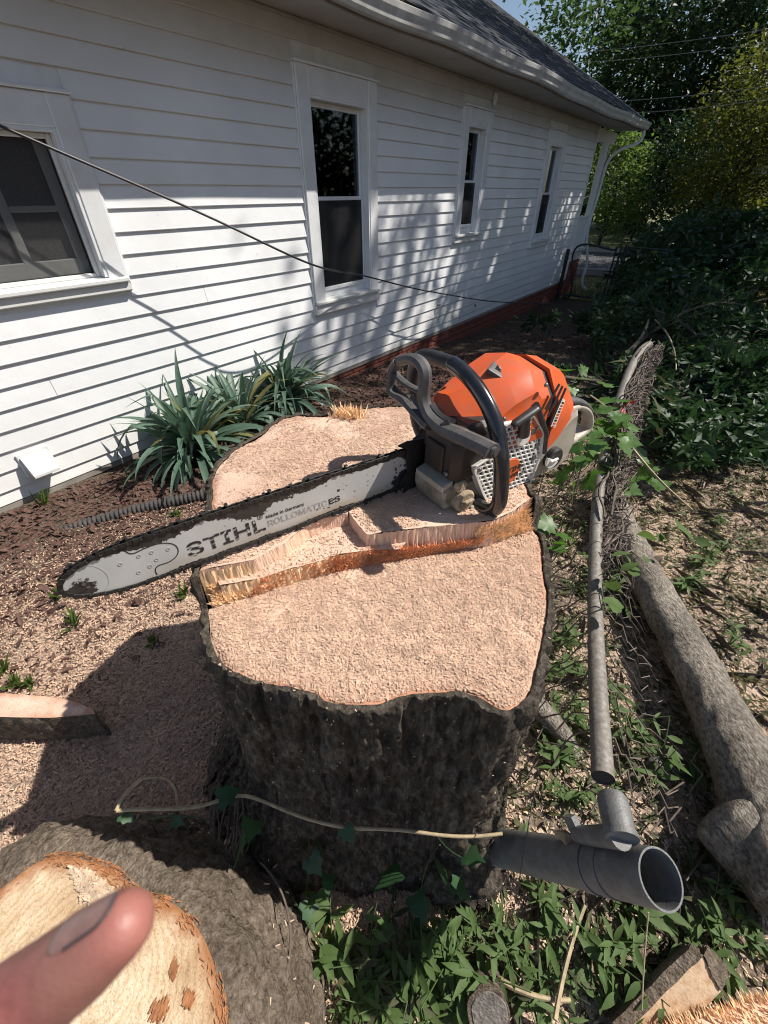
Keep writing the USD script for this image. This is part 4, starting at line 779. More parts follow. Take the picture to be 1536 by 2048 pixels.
bar_ = part(saw, 'guide_bar', gb, 'bar_paint', prim={'wear': np.r_[wear, wear], 'grime': np.r_[grime, grime]})
def print_on(text, h, x, z, matn, name, sx=1., bold=False, slope=0., wornseed=None, outline=None):
    """Lettering on the bar: reads towards the body, seen from the saw's left."""
    m = meshkit.text_mesh(text, h, .0005, bold); v = np.array(m.vertices)
    m.vertices = np.c_[x - v[:, 0] * sx - v[:, 1] * slope, T + .0001 + v[:, 2], z + v[:, 1]]; m.invert()
    if wornseed is not None:
        m = m.subdivide().subdivide(); c = m.triangles_center
        keep = fbm(np.c_[c[:, 0] * 110 + c[:, 2] * 60, c[:, 2] * 420, c[:, 0] * 0], 3, wornseed) < .60
        m.update_faces(keep); m.remove_unreferenced_vertices()
    return part(bar_, name, m, matn)
sT = sY(370, 1100, .0024); sE = sY(527, 1047, .0024); 
print_on('STIHL', .0265, sT[0], ZC - .024, 'print_black', 'lettering', (sT[0] - sE[0]) / np.ptp(meshkit.text_mesh('STIHL', .0265, .0005, True).vertices[:, 0]), True, .0, 5)
sR = sY(534, 1046, .0024)[0]; sR2 = sY(652, 1003, .0024)[0]
def outline_text(text, h, x, z, sx):
    m = meshkit.text_mesh(text, h, .001); out = []
    poly = shapely.union_all([Polygon(m.vertices[t][:, :2]) for t in m.faces[np.abs(m.face_normals[:, 2]) > .9]]).buffer(.0001)
    ring = poly.buffer(.00035).difference(poly.buffer(-.00035)); ring = affinity.affine_transform(ring.simplify(.0002), [-sx, 0, 0, 1, x, z]); return ring
try:
    part(bar_, 'lettering', plate(outline_text('ROLLOMATIC', .0125, sR, ZC - .020, (sR - sR2) / np.ptp(meshkit.text_mesh('ROLLOMATIC', .0125, .001).vertices[:, 0])), T + .0001, T + .0004), 'print_grey')
except Exception as ex: print('outline', ex)
print_on('Made in Germany', .0062, sR, ZC - .0015, 'print_black', 'lettering', 1.05)
print_on('ES', .0125, sR2 - .004, ZC - .020, 'print_black', 'lettering', 1.25, True, 0, 8)
ro = shapely.Point(sR + .010, ZC + .006); part(bar_, 'registered_mark', plate(ro.buffer(.0048).difference(ro.buffer(.0040)), T + .0001, T + .0004), 'print_black')
print_on('R', .0045, sR + .0118, ZC + .0038, 'print_black', 'registered_mark', 1.)
# nose insert: seam line, rivets
seam = [(.528, ZC + .037), (.522, ZC + .021), (.506, ZC + .022), (.478, ZC + .021), (.462, ZC + .008), (.462, ZC - .006), (.476, ZC - .018), (.500, ZC - .021), (.503, ZC - .035)]
part(bar_, 'nose_seam', plate(LineString(spline(seam, 60, 2)).buffer(.0008), T + .0001, T + .0004), 'print_black')
part(bar_, 'nose_seam', plate(LineString(spline([(.585, ZC + .03), (.566, ZC + .01), (.565, ZC - .012), (.578, ZC - .03)], 40)).buffer(.0004), T + .0001, T + .0003), 'print_grey')
for dx, dz in ((.515, .012), (.497, .011), (.474, .006), (.495, -.006), (.507, -.014), (.525, -.018), (.542, .009)):
    part(bar_, 'rivet', [plate(Point(dx, ZC + dz).buffer(.0030).difference(Point(dx, ZC + dz).buffer(.0020)), T + .0001, T + .0006)], 'print_grey')
for dx, dz in ((.588, .003), (.595, -.004), (.583, -.008), (.592, -.012)): part(bar_, 'rivet', cyl((dx, T, ZC + dz), .0026, .0012), 'steel')
# chain
path = np.vstack([np.c_[xx_, ZC + half(xx_)], np.c_[xx_, ZC - half(xx_)][::-1]]); path = resample(path, .0094)
tg = np.gradient(path, axis=0); tg /= np.linalg.norm(tg, axis=1, keepdims=True); ou = np.c_[-tg[:, 1], tg[:, 0]]
if ((path - [.3, ZC]) * ou).sum() < 0: ou = -ou
chain = part(saw, 'chain', plate(BARP.buffer(.0035).difference(BARP.buffer(-.0035)), -.0008, .0008), 'chain_steel')
for k in range(len(path) - 1):
    c = (path[k] + path[k + 1]) / 2; t_ = path[k + 1] - path[k]; L_ = np.linalg.norm(t_); t_ = t_ / L_; o_ = (ou[k] + ou[k + 1]); o_ /= np.linalg.norm(o_)
    if c[0] < -.02: continue
    ms = []; yo = .0042 if k % 2 else .0030
    for s in (-1, 1):
        e = box(L_ * 1.25, .0014, .0074, b=.0005); M = frame4((c[0] + o_[0] * .0028, s * yo, c[1] + o_[1] * .0028), [t_[0], 0, t_[1]], [0, 1, 0], [o_[0], 0, o_[1]]); e.apply_transform(M); ms.append(e)
        ms.append(cyl((path[k][0] + o_[0] * .0022, s * (yo + .0008), path[k][1] + o_[1] * .0022), .0019, .0016, n=8, b=.0003))
    if k % 4 == 1:                                                                           # cutter with its depth gauge
        tw = [(-.006, .003), (.008, .003), (.009, .0075), (.004, .0088), (.0015, .0055), (-.001, .0058), (-.003, .0115), (-.0072, .0108)]
        pl = Polygon(tw); e = plate(pl, yo - .001, yo + .0012) if (k // 4) % 2 else plate(pl, -yo - .0012, -yo + .001)
        sg = 1
        M = frame4((c[0], 0, c[1]), [t_[0] * sg, 0, t_[1] * sg], [0, 1, 0], [o_[0], 0, o_[1]]); e.apply_transform(M); ms.append(e)
        y_ = yo if (k // 4) % 2 else -yo
        e = box(.0062, .0062, .0012, (-.0045, y_ * .35, .0110), .0003); e.apply_transform(M); ms.append(e)
    part(chain, 'link', ms, 'chain_steel')
# body
part(saw, 'engine_block', [box(.285, .112, .185, (-.19, .055, .075), .01), box(.10, .10, .06, (-.12, .05, .13), .01)], 'black_plastic')
part(saw, 'clutch_cover', prism([(-.18, -.008), (-.05, -.006), (-.045, .03), (-.05, .075), (-.08, .085), (-.18, .08)], -.062, -.006, .008), 'muffler_metal')
part(saw, 'bumper_spike', plate(Polygon([(-.03, -.005), (.004, -.005), (.022, -.014), (.010, .012), (.028, .022), (.008, .040), (.012, .068), (.010, .094), (.034, .108), (.012, .112), (-.03, .108)]), .006, .010), 'chain_steel')
oil = part(saw, 'oil_tank', [prism([(-.15, -.012), (-.035, -.012), (-.012, -.002), (-.006, .020), (-.006, .040), (-.018, .048), (-.15, .048)], .012, .112, .006)], 'dirty_magnesium')
part(oil, 'ridge', prism([(-.03, .049), (-.004, .040), (-.004, .052), (-.03, .060)], .02, .108, .002), 'beige_plastic')
part(oil, 'filler_cap', [cyl((-.052, .118, .012), .025, .022, 'y', 26, .005), box(.034, .008, .007, (-.052, .131, .014), .002), cyl((-.045, .113, .045), .014, .016, 'y', 16, .004)], 'grimy_chips')
muf = part(saw, 'muffler', [box(.085, .108, .118, (-.062, .066, .108), .016)], 'muffler_metal', 40)
part(muf, 'outlet', [box(.006, .052, .060, (-.0175, .060, .098), .0025), box(.004, .060, .016, (-.0185, .066, .150), .0015)], 'muffler_metal')
part(muf, 'bolt', cyl((-.017, .098, .075), .005, .006, 'x', 10), 'steel')
# orange covers
front_secs = {-.034: [(.100, .128), (.092, .132), (.070, .140), (.045, .152), (.030, .158), (.026, .152), (.026, .13), (.100, .12)],
              -.055: [(.112, .118), (.100, .130), (.066, .160), (.024, .182), (.0, .187), (-.012, .176), (-.012, .12), (.112, .11)],
              -.085: [(.118, .112), (.104, .138), (.068, .176), (.026, .198), (-.010, .196), (-.030, .178), (-.03, .11), (.118, .10)],
              -.120: [(.113, .118), (.109, .152), (.078, .197), (.028, .213), (-.022, .206), (-.045, .175), (-.045, .10), (.113, .10)],
              -.165: [(.124, .146), (.119, .172), (.084, .221), (.030, .236), (-.026, .224), (-.052, .175), (-.052, .10), (.124, .10)],
              -.212: [(.127, .166), (.123, .188), (.088, .236), (.026, .252), (-.030, .237), (-.056, .175), (-.056, .10), (.127, .10)],
              -.248: [(.127, .168), (.123, .186), (.090, .228), (.030, .240), (-.030, .228), (-.058, .17), (-.058, .10), (.127, .10)]}
def carve(m, cuts):
    M_ = lambda q: manifold3d.Manifold(manifold3d.Mesh(np.asarray(q.vertices, np.float32), np.asarray(q.faces, np.uint32)))
    q = trimesh.Trimesh(m.vertices, m.faces); q.merge_vertices(); a = M_(q)
    if a.status() != manifold3d.Error.NoError or a.volume() < 0: q.invert(); a = M_(q)
    if a.is_empty(): return m
    for c in cuts: a = a - M_(c)
    o = a.to_mesh(); return TM(o.vert_properties[:, :3], o.tri_verts) if len(o.tri_verts) else m
def capsule(p, q, r): return hull(np.vstack([trimesh.creation.icosphere(3, r).vertices + p, trimesh.creation.icosphere(3, r).vertices + q]))
scoops = [capsule((-.120, .142, .160), (-.205, .150, .204), .036), capsule((-.070, .118, .158), (-.108, .132, .168), .020)]
cover = part(saw, 'engine_cover', carve(loft(front_secs), scoops), 'orange_plastic', 15)
rear_secs = {-.266: [(.131, .060), (.131, .122), (.127, .176), (.093, .229), (.030, .240), (-.032, .228), (-.062, .15), (-.062, .06)],
             -.300: [(.130, .086), (.129, .124), (.125, .164), (.092, .221), (.030, .232), (-.032, .214), (-.062, .14), (-.062, .03)],
             -.335: [(.124, .116), (.121, .132), (.117, .148), (.082, .200), (.030, .214), (-.030, .198), (-.058, .13), (-.058, .05)],
             -.362: [(.108, .122), (.108, .130), (.104, .140), (.074, .172), (.030, .186), (-.028, .172), (-.050, .12), (-.05, .07)],
             -.372: [(.098, .116), (.098, .122), (.094, .130), (.068, .156), (.030, .166), (-.026, .156), (-.044, .12), (-.044, .08)]}
filt = part(saw, 'filter_cover', loft(rear_secs), 'orange_plastic', 15)
part(saw, 'cover_gap', loft({-.270: [(y * .965 + .001, z - .006) for y, z in front_secs[-.248]], -.244: [(y * .965 + .001, z - .006) for y, z in front_secs[-.248]]}), 'black_plastic')
part(saw, 'side_gap', [tube([sY(1072, 808, .126), sY(1092, 865, .128), sY(1088, 905, .127)], .006, 8)], 'black_plastic')
# spark access knob on the cover
kp = np.array([-.176, .047, .2285]); tri = np.array([(.026, -.004), (.010, .021), (-.020, .014), (-.024, -.012), (.0, -.020)])
nrm = np.array([-.10, .42, .90]); nrm /= np.linalg.norm(nrm); ux = np.cross([0, 1, 0], nrm); ux /= np.linalg.norm(ux); uy = np.cross(nrm, ux)
tp_ = np.array(Polygon(tri).buffer(.004).exterior.coords)
knob = part(cover, 'access_hatch', hull([kp + ux * a * s + uy * b * s + nrm * h for a, b in tp_ for s, h in ((1, -.004), (.96, .003), (.8, .0045))]), 'dark_plastic', 30)
part(knob, 'latch', [hull([kp + ux * a * .45 + uy * b * .45 + nrm * h for a, b in tp_ for h in (.004, .0052)])], 'black_gloss')
part(knob, 'screw', [hull([kp + (ux * math.cos(t) + uy * math.sin(t)) * .005 + nrm * h for t in np.linspace(0, 6, 12) for h in (.004, .0066)])], 'steel')
def on_cover(u, v, Y, text, h, matn, parent, name, slope=0.):
    pass
# moulded flank of the front cover and its small stamped marks
def patch_quad(px, Y, off, matn, parent, name, thick=.0012):
    pts = np.array([sY(u, v, y_) for (u, v), y_ in zip(px, Y)]); n_ = np.cross(pts[1] - pts[0], pts[-1] - pts[0]); n_ /= np.linalg.norm(n_)
    if n_[1] < 0: n_ = -n_
    return part(parent, name, hull(np.vstack([pts + n_ * off, pts + n_ * (off - thick)])), matn)
for k in range(3):
    u0 = 1117 - k * 0 + k * 6.5; v0 = 767 + k * 4; u1 = 1089 + k * 5.0; v1 = 818 + k * 14
    patch_quad([(u0, v0), (u0 + 3.2, v0 + 2), (u1 + 3.4, v1 + 2), (u1, v1)], [.1282, .1282, .1338, .1338], .0008, 'print_black', filt, 'slot')
st = patch_quad([(1124, 796), (1130, 800), (1109, 856), (1101, 853)], [.1275, .1275, .1335, .1335], .0010, 'white_plastic', filt, 'sticker')
for k in range(9):
    a = k / 9 + .06; u, v_ = 1126.5 - 21.5 * a, 800 + 53 * a; yy = .1278 + .0060 * a
    patch_quad([(u - 2, v_), (u + 2.2, v_ + 1.2), (u + .7, v_ + 4.2), (u - 3.2, v_ + 3.0)], [yy] * 4, .0018, 'orange_badge' if k % 3 else 'print_black', st, 'letter')
for k in range(2):
    c = sX(873 + 10 * k, 834 - 5 * k, -.093); rr = [c + np.array([.004 * math.cos(t), .004 * math.cos(t) * 0 + .0045 * math.sin(t), .004 * math.sin(t) * .9 + .0015 * math.cos(t)]) + [-.0, .0, .001] for t in np.linspace(0, 2 * PI, 14)]
    part(cover, 'stamp', tube(rr, .0006, 5), 'print_black')
# starter cover: white grille in front of the dark fan housing
GP = Polygon([sY(*p, .125)[[0, 2]] for p in [(1012, 852), (1050, 838), (1066, 828), (1086, 864), (1082, 905), (1062, 961), (1040, 985), (1013, 1000), (974, 1008), (962, 985), (947, 944), (946, 934), (982, 911)]])
part(saw, 'fan_housing', plate(GP.buffer(-.001), .100, .121), 'black_plastic')
inner = GP.buffer(-.006); x0, z0, x1, z1 = GP.bounds; bars = []
for k in np.arange(z0 - .1, z1 + .1, .0106): bars.append(LineString([(x0 - .02, k - .012), (x1 + .02, k + .010)]).buffer(.00115))
for r_i, k in enumerate(np.arange(z0 - .1, z1 + .1, .0106)):
    for x in np.arange(x0 - .02, x1 + .02, .0145):
        xo = x + (.0072 if r_i % 2 else 0); zz = k - .012 + (xo - x0 + .02) / (x1 - x0 + .04) * .022
        bars.append(LineString([(xo, zz), (xo + .002, zz + .0106)]).buffer(.00115))
gr = shapely.union_all(bars).intersection(inner); fr = GP.difference(inner).union(shapely.union_all([LineString([sY(946, 934, .125)[[0, 2]], sY(985, 909, .125)[[0, 2]]]).buffer(.004), LineString([sY(1066, 834, .125)[[0, 2]], sY(1079, 960, .125)[[0, 2]]]).buffer(.0001), LineString([sY(1056, 862, .125)[[0, 2]], sY(1075, 915, .125)[[0, 2]]]).buffer(.0026)])).intersection(GP)
bc = sY(1016, 945, .125)[[0, 2]]; disc = Point(*bc).buffer(.0335)
gr = gr.union(fr).difference(disc).buffer(0)
starter = part(saw, 'starter_cover', [plate(gr, .1195, .1265), plate(GP.difference(GP.buffer(-.0035)), .098, .1285)], 'white_plastic')
part(starter, 'badge', cyl((bc[0], .122, bc[1]), .0330, .011, 'y', 40, .0015), 'orange_badge', 30)
def side_text(t, h, cx, cz, sl, y, par, sx=1.0, bold=True):
    m = meshkit.text_mesh(t, h, .0006, bold); v = np.array(m.vertices); v[:, 0] -= v[:, 0].mean()
    c, s = math.cos(sl), math.sin(sl); X, Z = v[:, 0] * sx + v[:, 1] * .12, v[:, 1] - h / 2
    m.vertices = np.c_[cx - (X * c - Z * s), y + v[:, 2], cz + X * s + Z * c]; m.invert(); return part(par, 'lettering', m, 'print_black')
side_text('STIHL', .0120, bc[0] - .001, bc[1] + .005, .10, .1277, starter, 1.12)
side_text('MS 500i', .0088, bc[0] - .004, bc[1] - .011, .10, .1277, starter, 1.05)
for px in ((1067, 862), (1074, 890), (1068, 915)):
    c = sY(*px, .1266); part(starter, 'vent_slot', box(.012, .002, .014, c, .0008), 'dark_plastic')
for px in ((1076, 857), (1048, 942), (960, 940)): part(starter, 'screw', cyl(sY(*px, .128), .0045, .004, 'y', 14), 'steel')
for px, yy in (((946, 868), .118), ((1008, 838), .128), ((1092, 770), .122), ((1072, 742), .07)): part(cover, 'screw', cyl(sY(*px, yy), .0042, .006, 'y', 12), 'steel')
gq_ = np.random.default_rng(3); n_ = 170; q = np.c_[gq_.uniform(-.14, -.01, n_), gq_.uniform(.015, .11, n_), np.full(n_, .050)]; s_ = gq_.uniform(.002, .005, n_)
part(saw, 'sawdust', scatter_mesh(FLAKE[0], np.array(FLAKE[1]), q, rand_rot(n_, .4, gq_), np.c_[s_, s_ * .6, s_]), 'chip_pale', kind='stuff')
# pull grip
ga, gb_ = sY(1026, 851, .137), sY(1074, 816, .137); gd = (gb_ - ga) / np.linalg.norm(gb_ - ga)
grip = part(saw, 'pull_grip', [tube([ga, ga + gd * .006, gb_ - gd * .006, gb_], [.006, .0095, .0095, .007], 12, flat=(1, .75))], 'black_plastic', 30)
part(grip, 'stem', tube([(ga + gb_) / 2, sY(1046, 868, .128)], [.010, .013], 14), 'black_plastic', 30)
part(saw, 'grip_socket', cyl(sY(1045, 874, .123), .0185, .014, 'y', 22, .003), 'white_plastic')
# fuel tank and rear handle
tank = part(saw, 'fuel_tank', [prism([(-.235, -.012), (-.246, .045), (-.262, .058), (-.300, .084), (-.340, .120), (-.366, .128), (-.384, .05), (-.368, .002), (-.335, -.012)], .006, .124, .007),
                               prism([(-.36, .0), (-.245, -.004), (-.25, .05), (-.30, .055), (-.37, .08)], -.05, .1, .006)], 'beige_plastic', 30)
part(saw, 'base_plate', box(.22, .10, .03, (-.15, .06, .003), .006), 'beige_plastic')
cap = part(tank, 'fuel_cap', cyl(sY(1104, 914, .128), .0245, .022, 'y', 30, .003), 'black_plastic', 30)
cc = sY(1106, 918, .141); part(cap, 'flip_tab', [hull([cc + [.0215 * math.cos(t), h, .0215 * math.sin(t)] for t in np.linspace(-2.6, .4, 16) for h in (-.003, .002)]), box(.026, .006, .006, cc + [-.001, .003, -.002], .002)], 'white_plastic', 30)
part(tank, 'vent_slot', [tube([sY(1131 + k * 3.2, 806 + 9 * k, .118), sY(1122 + k * 3.2, 842 + 4 * k, .121)], .0022, 5) for k in range(4)], 'print_black')
HP = [sY(*p, .06) for p in [(1128, 818), (1142, 812), (1158, 812), (1170, 820), (1175, 836), (1172, 853), (1158, 866), (1140, 876), (1122, 886)]]
part(saw, 'rear_handle', tube(spline(HP, 50), np.r_[np.full(8, .013), np.linspace(.0105, .0125, 34), np.full(8, .015)], 14, flat=(1.5, .78)), 'beige_plastic', 40)
HG = [sY(*p, .06) for p in [(1118, 799), (1140, 800), (1157, 803), (1172, 813), (1178, 822)]]
part(saw, 'rear_grip', tube(spline(HG, 24), np.linspace(.012, .009, 24), 14, flat=(1.5, .8)), 'dark_plastic', 40)
part(saw, 'handle_joint', prism([(-.34, .03), (-.34, .09), (-.395, .115), (-.40, .05), (-.385, .02)], .035, .085, .006), 'beige_plastic', 30)
part(saw, 'trigger', box(.03, .014, .012, HP[2] + [-.0, 0, -.022], .004), 'black_plastic')
# front handlebar, one bent tube
hp = [(-.085, .085, -.004), (-.088, .128, -.010), (-.09, .160, -.004), (-.09, .176, .018), (-.09, .176, .050), (-.09, .167, .098), (-.09, .150, .147), (-.09, .127, .183), (-.09, .090, .215), (-.09, .048, .236), (-.09, .008, .246)]
hb = part(saw, 'handlebar', tube(spline(hp, 90), .0150, 20), 'black_gloss', 50)
hp2 = [(-.09, .010, .2462), (-.09, -.010, .2455), (-.09, -.05, .243), (-.092, -.095, .232), (-.094, -.118, .205), (-.096, -.12, .15), (-.10, -.10, .07), (-.11, -.06, .03)]
part(hb, 'far_side', tube(spline(hp2, 60), .0140, 16), 'black_plastic', 50)
part(hb, 'elbow', [trimesh.creation.icosphere(2, .0152).apply_translation((-.09, .008, .246))], 'black_gloss', True)
part(hb, 'bolt', cyl((-.08, .128, -.010), .006, .03, 'x', 12), 'dirty_magnesium'); part(hb, 'bolt', cyl((-.10, .0, .228), .006, .02, 'z', 12), 'dirty_magnesium')
# hand guard in front of the bar
gx = -.022
G1 = spline([sX(u, v, gx) for u, v in [(797, 722), (815, 718), (836, 722), (849, 740), (850, 768), (848, 797), (856, 824), (878, 850), (912, 868), (948, 884), (986, 903)]], 70)
G2 = spline([sX(u, v, gx + .004) for u, v in [(797, 722), (788, 736), (784, 760), (785, 780), (800, 794), (822, 812), (842, 834), (862, 852)]], 40)
G3 = spline([sX(u, v, gx + .002) for u, v in [(789, 744), (805, 762), (826, 776), (850, 786)]], 20)
G4 = spline([sX(u, v, gx - .006) for u, v in [(818, 790), (824, 806), (838, 822), (856, 836)]], 16)
gd_ = part(saw, 'hand_guard', [tube(G1, np.r_[np.full(30, .0105), np.linspace(.0105, .0145, 25), np.full(15, .0135)], 8, flat=(1.3, 1.0)), tube(G2, np.linspace(.0095, .012, 40), 8, flat=(1.35, .8)), tube(G3, .0062, 8, flat=(1.5, .8)), tube(G4, .0085, 8, flat=(1.3, .9))], 'dark_plastic', 22)
part(gd_, 'web', hull([sX(u, v, x) for u, v in [(785, 765), (788, 792), (815, 812), (838, 828), (822, 800), (806, 786)] for x in (gx - .002, gx + .003)]), 'black_plastic')
part(gd_, 'band', [tube([sX(886, 846, gx + .001), sX(896, 872, gx + .001)], .0155, 8, flat=(.5, 1.1)), tube(spline([sX(862, 812, gx - .01), sX(880, 835, gx - .012), sX(905, 850, gx - .012)], 10), .012, 8)], 'black_plastic')
pv = sX(979, 899, gx); part(gd_, 'pivot', [tube([pv + [0, -.004, 0], pv + [.0, .013, 0]], .0085, 14)], 'dark_plastic', 30)
part(gd_, 'pivot_screw', tube([pv + [0, .010, 0], pv + [0, .0145, 0]], .0045, 12), 'steel', 30)
# ------------------------------------------------------------------ left foreground: flared butt piece, half log, plants, drain
g6 = np.random.default_rng(66)
butt = thing('log_butt', 'short flared butt piece with pale sawn face and grey bark at the lower left corner', 'log')
BZ = .36
face = loop(np.array([at(u, v, BZ)[:2] for u, v in [(-160, 1980), (-120, 1880), (-20, 1800), (60, 1738), (110, 1716), (175, 1722), (235, 1745), (285, 1790), (335, 1803), (385, 1842), (420, 1905), (440, 1985), (450, 2080), (430, 2200), (300, 2320), (60, 2330), (-120, 2200)]]), 260)
base_ = loop(np.array([at(u, v, .0)[:2] for u, v in [(-250, 1900), (-160, 1800), (-40, 1740), (60, 1690), (130, 1660), (200, 1643), (290, 1633), (390, 1632), (470, 1672), (545, 1735), (600, 1800), (640, 1900), (655, 2010), (650, 2160), (520, 2360), (100, 2400), (-200, 2200)]]), 260)
RIM2 = Polygon(face).buffer(0)
def sheet2(poly, zf, res):
    v, f, b = sheet(poly, res, zf, 6); return TM(v, f), shapely.distance(shapely.points(v[:, :2]), RIM2.exterior)
tilt = lambda p: BZ + .05 * (p[:, 1] - .1) + .0016 * (fbm(np.c_[p * [60, 210], np.zeros(len(p))], 3, 8) - .5)
m, e = sheet2(RIM2, tilt, .006); part(butt, 'sawn_face', m, 'sawn_rings', True, prim={'edge': e})
c2 = face.mean(0); t2 = np.gradient(face, axis=0); n2 = np.c_[t2[:, 1], -t2[:, 0]]; n2 /= np.linalg.norm(n2, axis=1, keepdims=True)
if ((face - c2) * n2).sum() < 0: n2 = -n2
V = []; rows = 70
for k in range(rows):
    s = k / (rows - 1); w = min(1, k / 5)
    p = face * (1 - s ** .8) + base_ * s ** .8 + n2 * (.014 * w * (1 - s))
    z = (BZ + .05 * (face[:, 1] - .1)) * (1 - s) ** 1.0 - .03 * s + .035 * np.sin(PI * s)
    q = np.c_[p, z]; dd = .034 * (fbm(q * [20, 20, 20], 4, 15) - .5) + .020 * (.35 - 1.6 * np.abs(fbm(q * [42, 42, 30], 3, 18) - .5)) + .010 * (fbm(q * 80, 3, 16) - .5)
    V.append(q + np.c_[n2, np.full(len(n2), .8)] * (dd * w)[:, None])
V = np.array(V).reshape(-1, 3); n_ = len(face); i, j = np.meshgrid(np.arange(rows - 1), np.arange(n_), indexing='ij'); a = (i * n_ + j).ravel(); b = (i * n_ + (j + 1) % n_).ravel()
bk = TM(V, np.concatenate([np.stack([a, a + n_, b + n_], -1), np.stack([a, b + n_, b], -1)])); bk.fix_normals(); part(butt, 'bark', bk, 'root_bark', True)
flap = [at(u, v, BZ + dz) for u, v, dz in [(428, 1862, .0), (440, 1890, .004), (446, 1930, -.002), (456, 1960, .003), (452, 2000, -.003), (460, 2035, .002), (456, 2080, 0)]]
gr_ = np.random.default_rng(19); ia_ = gr_.integers(0, len(face), 2600); tg_ = np.roll(face, -1, 0)[ia_] - face[ia_]; w_ = gr_.random(2600) ** 1.5
kf = gr_.random(2600) < np.clip((fbm(np.c_[face[ia_] * 16, np.zeros(2600)], 2, 4) - .38) * 4 + .5 * (face[ia_][:, 0] > -.36), .04, .75); ia_, tg_, w_ = ia_[kf], tg_[kf], w_[kf]; n8 = len(ia_)
pq = face[ia_] + n2[ia_] * (.006 - .022 * w_)[:, None]; td8 = np.c_[tg_ / np.linalg.norm(tg_, axis=1, keepdims=True) + gr_.normal(0, .25, (n8, 2)), gr_.normal(.05, .18, n8)]
part(butt, 'torn_rim', scatter_mesh(SP[0], np.array(SP[1]), np.c_[pq, tilt(pq) + .0005], align_rot(td8, gr_), np.c_[gr_.uniform(.004, .015, n8), gr_.uniform(.001, .0026, n8), np.full(n8, .0022)]), 'rim_fibre', kind='stuff')
for uv in [[(340, 1925), (352, 1945), (345, 1965), (335, 1950)], [(305, 2000), (335, 2005), (345, 2035), (310, 2060), (285, 2040)], [(365, 1985), (385, 2000), (380, 2025), (362, 2015)]]:
    pp = [at(u, v, BZ + .003) for u, v in uv]; c_ = np.mean(pp, 0); g7 = np.random.default_rng(int(c_[0] * -1e4)); nn = 110; w7 = g7.dirichlet(np.full(len(pp), .8), nn); part(butt, 'torn_patch', scatter_mesh(SP[0], np.array(SP[1]), w7 @ np.array(pp) + [0, 0, -.003], align_rot(np.c_[g7.normal(.25, .12, nn), g7.normal(.9, .12, nn), np.full(nn, .10)], g7), np.c_[g7.uniform(.006, .014, nn), np.full(nn, .0022), np.full(nn, .0015)]), 'rim_fibre', kind='stuff')
cp = Polygon([at(u, v, BZ)[:2] for u, v in [(140, 1735), (185, 1745), (235, 1790), (215, 1830), (165, 1800)]])
chips_on(cp, lambda p: tilt(p) + .001, 800, .004, .009, 'chip_pale', 'small heap of pale chips on the sawn face of the butt piece', 21)
chips_on(Polygon(base_).buffer(.0).difference(RIM2.buffer(.02)), lambda p: .36 * np.clip(1 - shapely.distance(shapely.points(p), RIM2) / .24, 0, 1) ** 1.1 + .02, 300, .004, .008, 'chip_pale', 'stray pale chips caught on the grey bark of the butt piece', 22)

hl = thing('half_log', 'half round log with pink sawn top lying at the left edge', 'log')
top = Polygon([at(u, v, .125)[:2] for u, v in [(-420, 1378), (0, 1386), (90, 1392), (150, 1402), (186, 1418), (190, 1428), (100, 1436), (0, 1434), (-420, 1424)]])
v, f, b = sheet(top, .012, lambda p: np.full(len(p), .125) + .002 * (fbm(np.c_[p * 60, np.zeros(len(p))], 3, 4) - .5), 3)
part(hl, 'sawn_face', TM(v, f), 'cut_back', True, prim={'edge': shapely.distance(shapely.points(v[:, :2]), top.exterior) * .5 + .006})
b = np.array(top.exterior.segmentize(.01).coords)[:-1]; cb = b.mean(0); V = []
for k in range(18):
    s = k / 17; q = np.c_[cb + (b - cb) * [1 + .02 * math.sin(PI * s * .8), 1 + .3 * math.sin(PI * s * .8)], np.full(len(b), .1255 - .15 * s)]
    V.append(q + ((fbm(q * 40, 3, 3) - .5) * .016 * min(1, k / 2))[:, None] * [0, -1, .3])
V = np.array(V).reshape(-1, 3); n_ = len(b); i, j = np.meshgrid(np.arange(17), np.arange(n_), indexing='ij'); a = (i * n_ + j).ravel(); bb = (i * n_ + (j + 1) % n_).ravel()
mb = TM(V, np.concatenate([np.stack([a, a + n_, bb + n_], -1), np.stack([a, bb + n_, bb], -1)])); mb.fix_normals(); part(hl, 'bark', mb, 'root_bark', True)

# strap leaved plants by the wall
def blade(az, el, ln, wd, bend, roll=0., kink=None):
    n = 12; s = np.linspace(0, 1, n); e = el - bend * s ** 1.6
    if kink: e = np.where(s > kink, e - 1.1, e)
    ds = ln / (n - 1); r = np.r_[0, np.cumsum(np.cos(e[:-1]) * ds)]; z = np.r_[0, np.cumsum(np.sin(e[:-1]) * ds)]
    c, si = math.cos(az), math.sin(az); ctr = np.c_[r * c, r * si, z]; sd = np.array([-si, c, 0]); w = wd * np.minimum(1, np.minimum(.45 + s * 3, (1 - s) * 2.6 + .02))
    up = np.c_[-np.sin(e) * c, -np.sin(e) * si, np.cos(e)]; sdv = sd * math.cos(roll) + up * math.sin(roll)
    L, R_ = ctr + sdv * w[:, None] / 2 + up * w[:, None] * .22, ctr - sdv * w[:, None] / 2 + up * w[:, None] * .22
    V = np.stack([L, ctr, R_], 1).reshape(-1, 3); f = []
    for k in range(n - 1):
        a = 3 * k; f += [[a, a + 1, a + 4], [a, a + 4, a + 3], [a + 1, a + 2, a + 5], [a + 1, a + 5, a + 4]]
    return TM(V, f)
